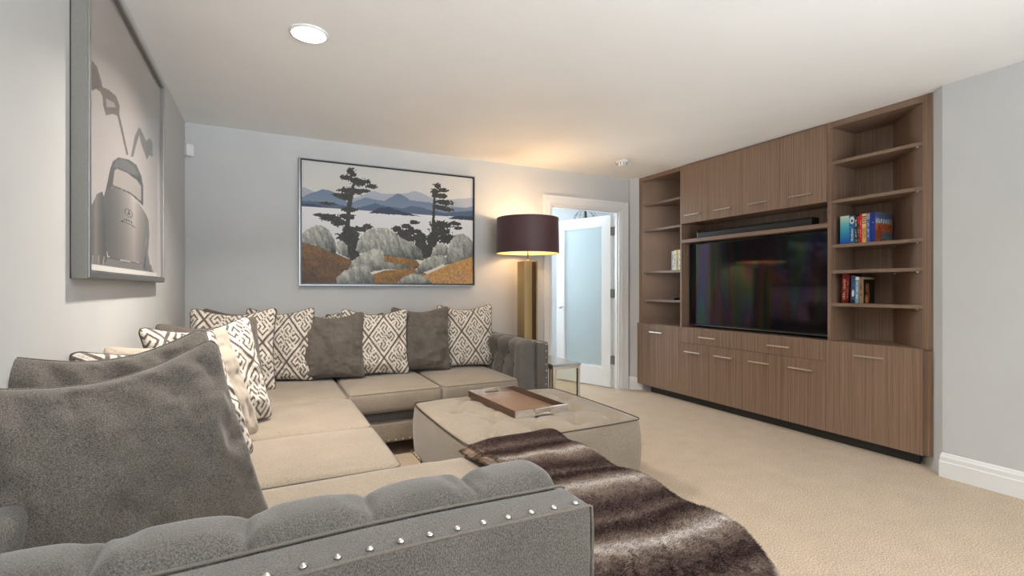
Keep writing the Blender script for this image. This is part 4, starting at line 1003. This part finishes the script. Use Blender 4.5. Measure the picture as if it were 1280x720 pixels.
def pillow_mesh(kind, w_, h_, T_, seed):
    key = (kind, w_, h_, T_, seed)
    if key in PM: return PM[key]
    n = 190 if kind == 'ptn' else 72
    u = np.sin(np.linspace(-1, 1, n)*PI/2*.93)/math.sin(PI/2*.93); U, W_ = np.meshgrid(u, u, indexing='ij'); U = U.ravel(); W_ = W_.ravel()
    ex = 1-W_**2; ez = 1-U**2
    x = w_/2*U*(1-.075*ex*np.abs(U)**2) ; z = h_/2*W_*(1-.075*ez*np.abs(W_)**2)
    rc = .040; qa = np.abs(x)-(w_/2-rc); qb = np.abs(z)-(h_/2-rc); mc = (qa > 0) & (qb > 0)
    sc = np.ones(x.shape); sc[mc] = np.maximum(qa[mc], qb[mc])/np.hypot(qa[mc], qb[mc])
    x = np.where(mc, np.sign(x)*(w_/2-rc+qa*sc), x); z = np.where(mc, np.sign(z)*(h_/2-rc+qb*sc), z)
    # slumped: slightly wider at the bottom, top edge dips between the ears
    z = z - .035*np.clip(W_, 0, 1)**2*ez**1.5; x = x*(1-.035*(W_+1)/2)
    th_ = T_/2*(np.clip(ex*ez, 0, 1)**.44)*(1-.18*W_)
    edge = np.clip(1-np.minimum(1-np.abs(U), 1-np.abs(W_))*3, 0, 1)
    wr_ = (vnoise((U+2)*5+seed, (W_+2)*3, seed)-.5)*.030 + (vnoise((U+2)*11, (W_+2)*11, seed+5)-.5)*.010
    cren = .004*np.sin(W_*26+seed)*np.clip((np.abs(U)-.6)*2.5, 0, 1)*(1-W_**2) + .004*np.sin(U*24+seed)*np.clip((np.abs(W_)-.6)*2.5, 0, 1)*(1-U**2)
    fade = np.clip(ex*ez*6, 0, 1)
    yb = .014*np.sin(U*2.4+seed)*1 + .012*(U**2*W_**2)
    yf = -th_ - (wr_+cren)*fade + yb; yk = th_ + (wr_*.8)*fade + yb
    V = np.concatenate([np.stack([x, yf, z+h_/2], -1), np.stack([x, yk, z+h_/2], -1)])
    q = grid_quads(n, n); F = np.concatenate([q, (q+n*n)[:, ::-1]])
    me = fast_mesh('pillow_cover', V, F)
    if kind == 'ptn':
        m = key_pattern(x, z); g = vnoise(x*260, z*260, 3)
        col = np.where(m[:, None], np.array((92, 80, 74.)), np.array((212, 203, 190.)))*(.88+.22*g)[:, None]
        c2 = lin(np.clip(col, 0, 255)); set_col(me, np.concatenate([c2, c2]))
    me.polygons.foreach_set('use_smooth', [True]*len(me.polygons))
    # welt around the rim
    I = np.arange(n*n).reshape(n, n); rim = np.concatenate([I[:, 0], I[-1, 1:], I[::-1, -1][1:], I[0, ::-1][1:-1]])[::max(1, n//48)]
    R = V[rim].copy(); R[:, 1] = (V[rim][:, 1]+V[rim+n*n][:, 1])/2
    pm = MB().tube([tuple(p) for p in R], .0042, 6, True).mesh('welt'); pm.polygons.foreach_set('use_smooth', [True]*len(pm.polygons))
    me.materials.append(M[kind]); pm.materials.append(M['pipe'] if kind == 'ptn' else M[kind])
    PM[key] = (me, pm); return PM[key]
def pillow(label, kind, cx, cy, yaw, lean, roll=0, w_=.53, h_=.53, T_=.19, seed=1, z=.478, group=None):
    t = thing('throw_pillow', label, 'pillow', (cx, cy, z), group=group)
    t.rotation_mode = 'QUATERNION'
    t.rotation_quaternion = (Matrix.Rotation(math.radians(yaw), 3, 'Z') @ Matrix.Rotation(math.radians(-lean), 3, 'X') @ Matrix.Rotation(math.radians(roll), 3, 'Y')).to_quaternion()
    a, b_ = pillow_mesh(kind, w_, h_, T_, seed)
    for nme, me in (('pillow_cover', a), ('welt', b_)):
        o = bpy.data.objects.new(nme, me); C.objects.link(o); o.parent = t
    return t
GL, GB = 'pillows along the left wall', 'pillows along the back wall'
PL = [
 ('plain dark taupe pillow nearest the camera, leaning by the near arm', 'fabp', -.222, 1.42, 30, 17, -7, .56, .55, .20, 1, GL),
 ('plain taupe pillow second from the near arm, behind the largest one', 'fabp', -.275, 1.66, 34, 15, -4, .52, .57, .17, 2, GL),
 ('patterned cream pillow third from the near arm, half hidden by two plain ones', 'ptn', -.230, 2.02, 38, 20, -5, .50, .53, .17, 1, GL),
 ('light beige pillow between two patterned ones on the left run of the sofa', 'fabt', -.225, 2.40, 38, 19, -5, .51, .53, .17, 3, GL),
 ('large patterned cream pillow in the middle of the left run', 'ptn', -.195, 2.72, 32, 17, -3, .53, .56, .18, 2, GL),
 ('grey taupe pillow mostly hidden between two patterned ones near the corner', 'fabp', -.245, 3.22, 20, 14, -2, .54, .53, .18, 2, GL),
 ('patterned pillow in the corner where the two sofa runs meet', 'ptn', -.215, 3.70, -6, 14, 0, .54, .58, .18, 1, GL),
 ('narrow visible taupe pillow just right of the corner patterned one', 'fabp', -.20, 4.00, -14, 10, 0, .52, .56, .17, 1, GB),
 ('patterned pillow leftmost of the three along the back wall', 'ptn', .070, 3.97, -14, 10, 0, .50, .56, .16, 2, GB),
 ('taupe pillow left of the middle patterned one on the back run', 'fabp', .430, 3.90, -10, 10, 0, .50, .52, .18, 2, GB),
 ('patterned pillow in the middle of the back run, under the painting', 'ptn', .765, 3.92, -10, 10, 0, .54, .54, .18, 1, GB),
 ('taupe pillow between the middle and the right patterned pillows', 'fabp', 1.150, 3.95, -10, 9, 0, .50, .55, .18, 3, GB),
 ('patterned pillow rightmost on the back run, against the tufted arm', 'ptn', 1.570, 3.98, -8, 9, 0, .52, .56, .18, 2, GB),
 ('patterned pillow in the back row, only its corner showing below the painting', 'ptn', .290, 4.13, 0, 6, 0, .52, .50, .12, 1, 'pillows in the hidden back row'),
 ('taupe pillow in the back row, corner peeking out left of the middle patterned pillow', 'fabp', .66, 4.16, 0, 5, 0, .50, .49, .10, 1, 'pillows in the hidden back row'),
 ('taupe pillow in the back row, peeking out above the right taupe pillow', 'fabp', 1.20, 4.16, 0, 5, 0, .52, .51, .10, 2, 'pillows in the hidden back row'),
]
for lab, kind, cx, cy, yaw, lean, roll, w_, h_, T_, sd, g in PL:
    pillow(lab, kind, cx, cy, yaw, lean, roll, w_, h_, T_, sd, z=.498 if 2.0 < cy < 2.1 else .478, group=g)
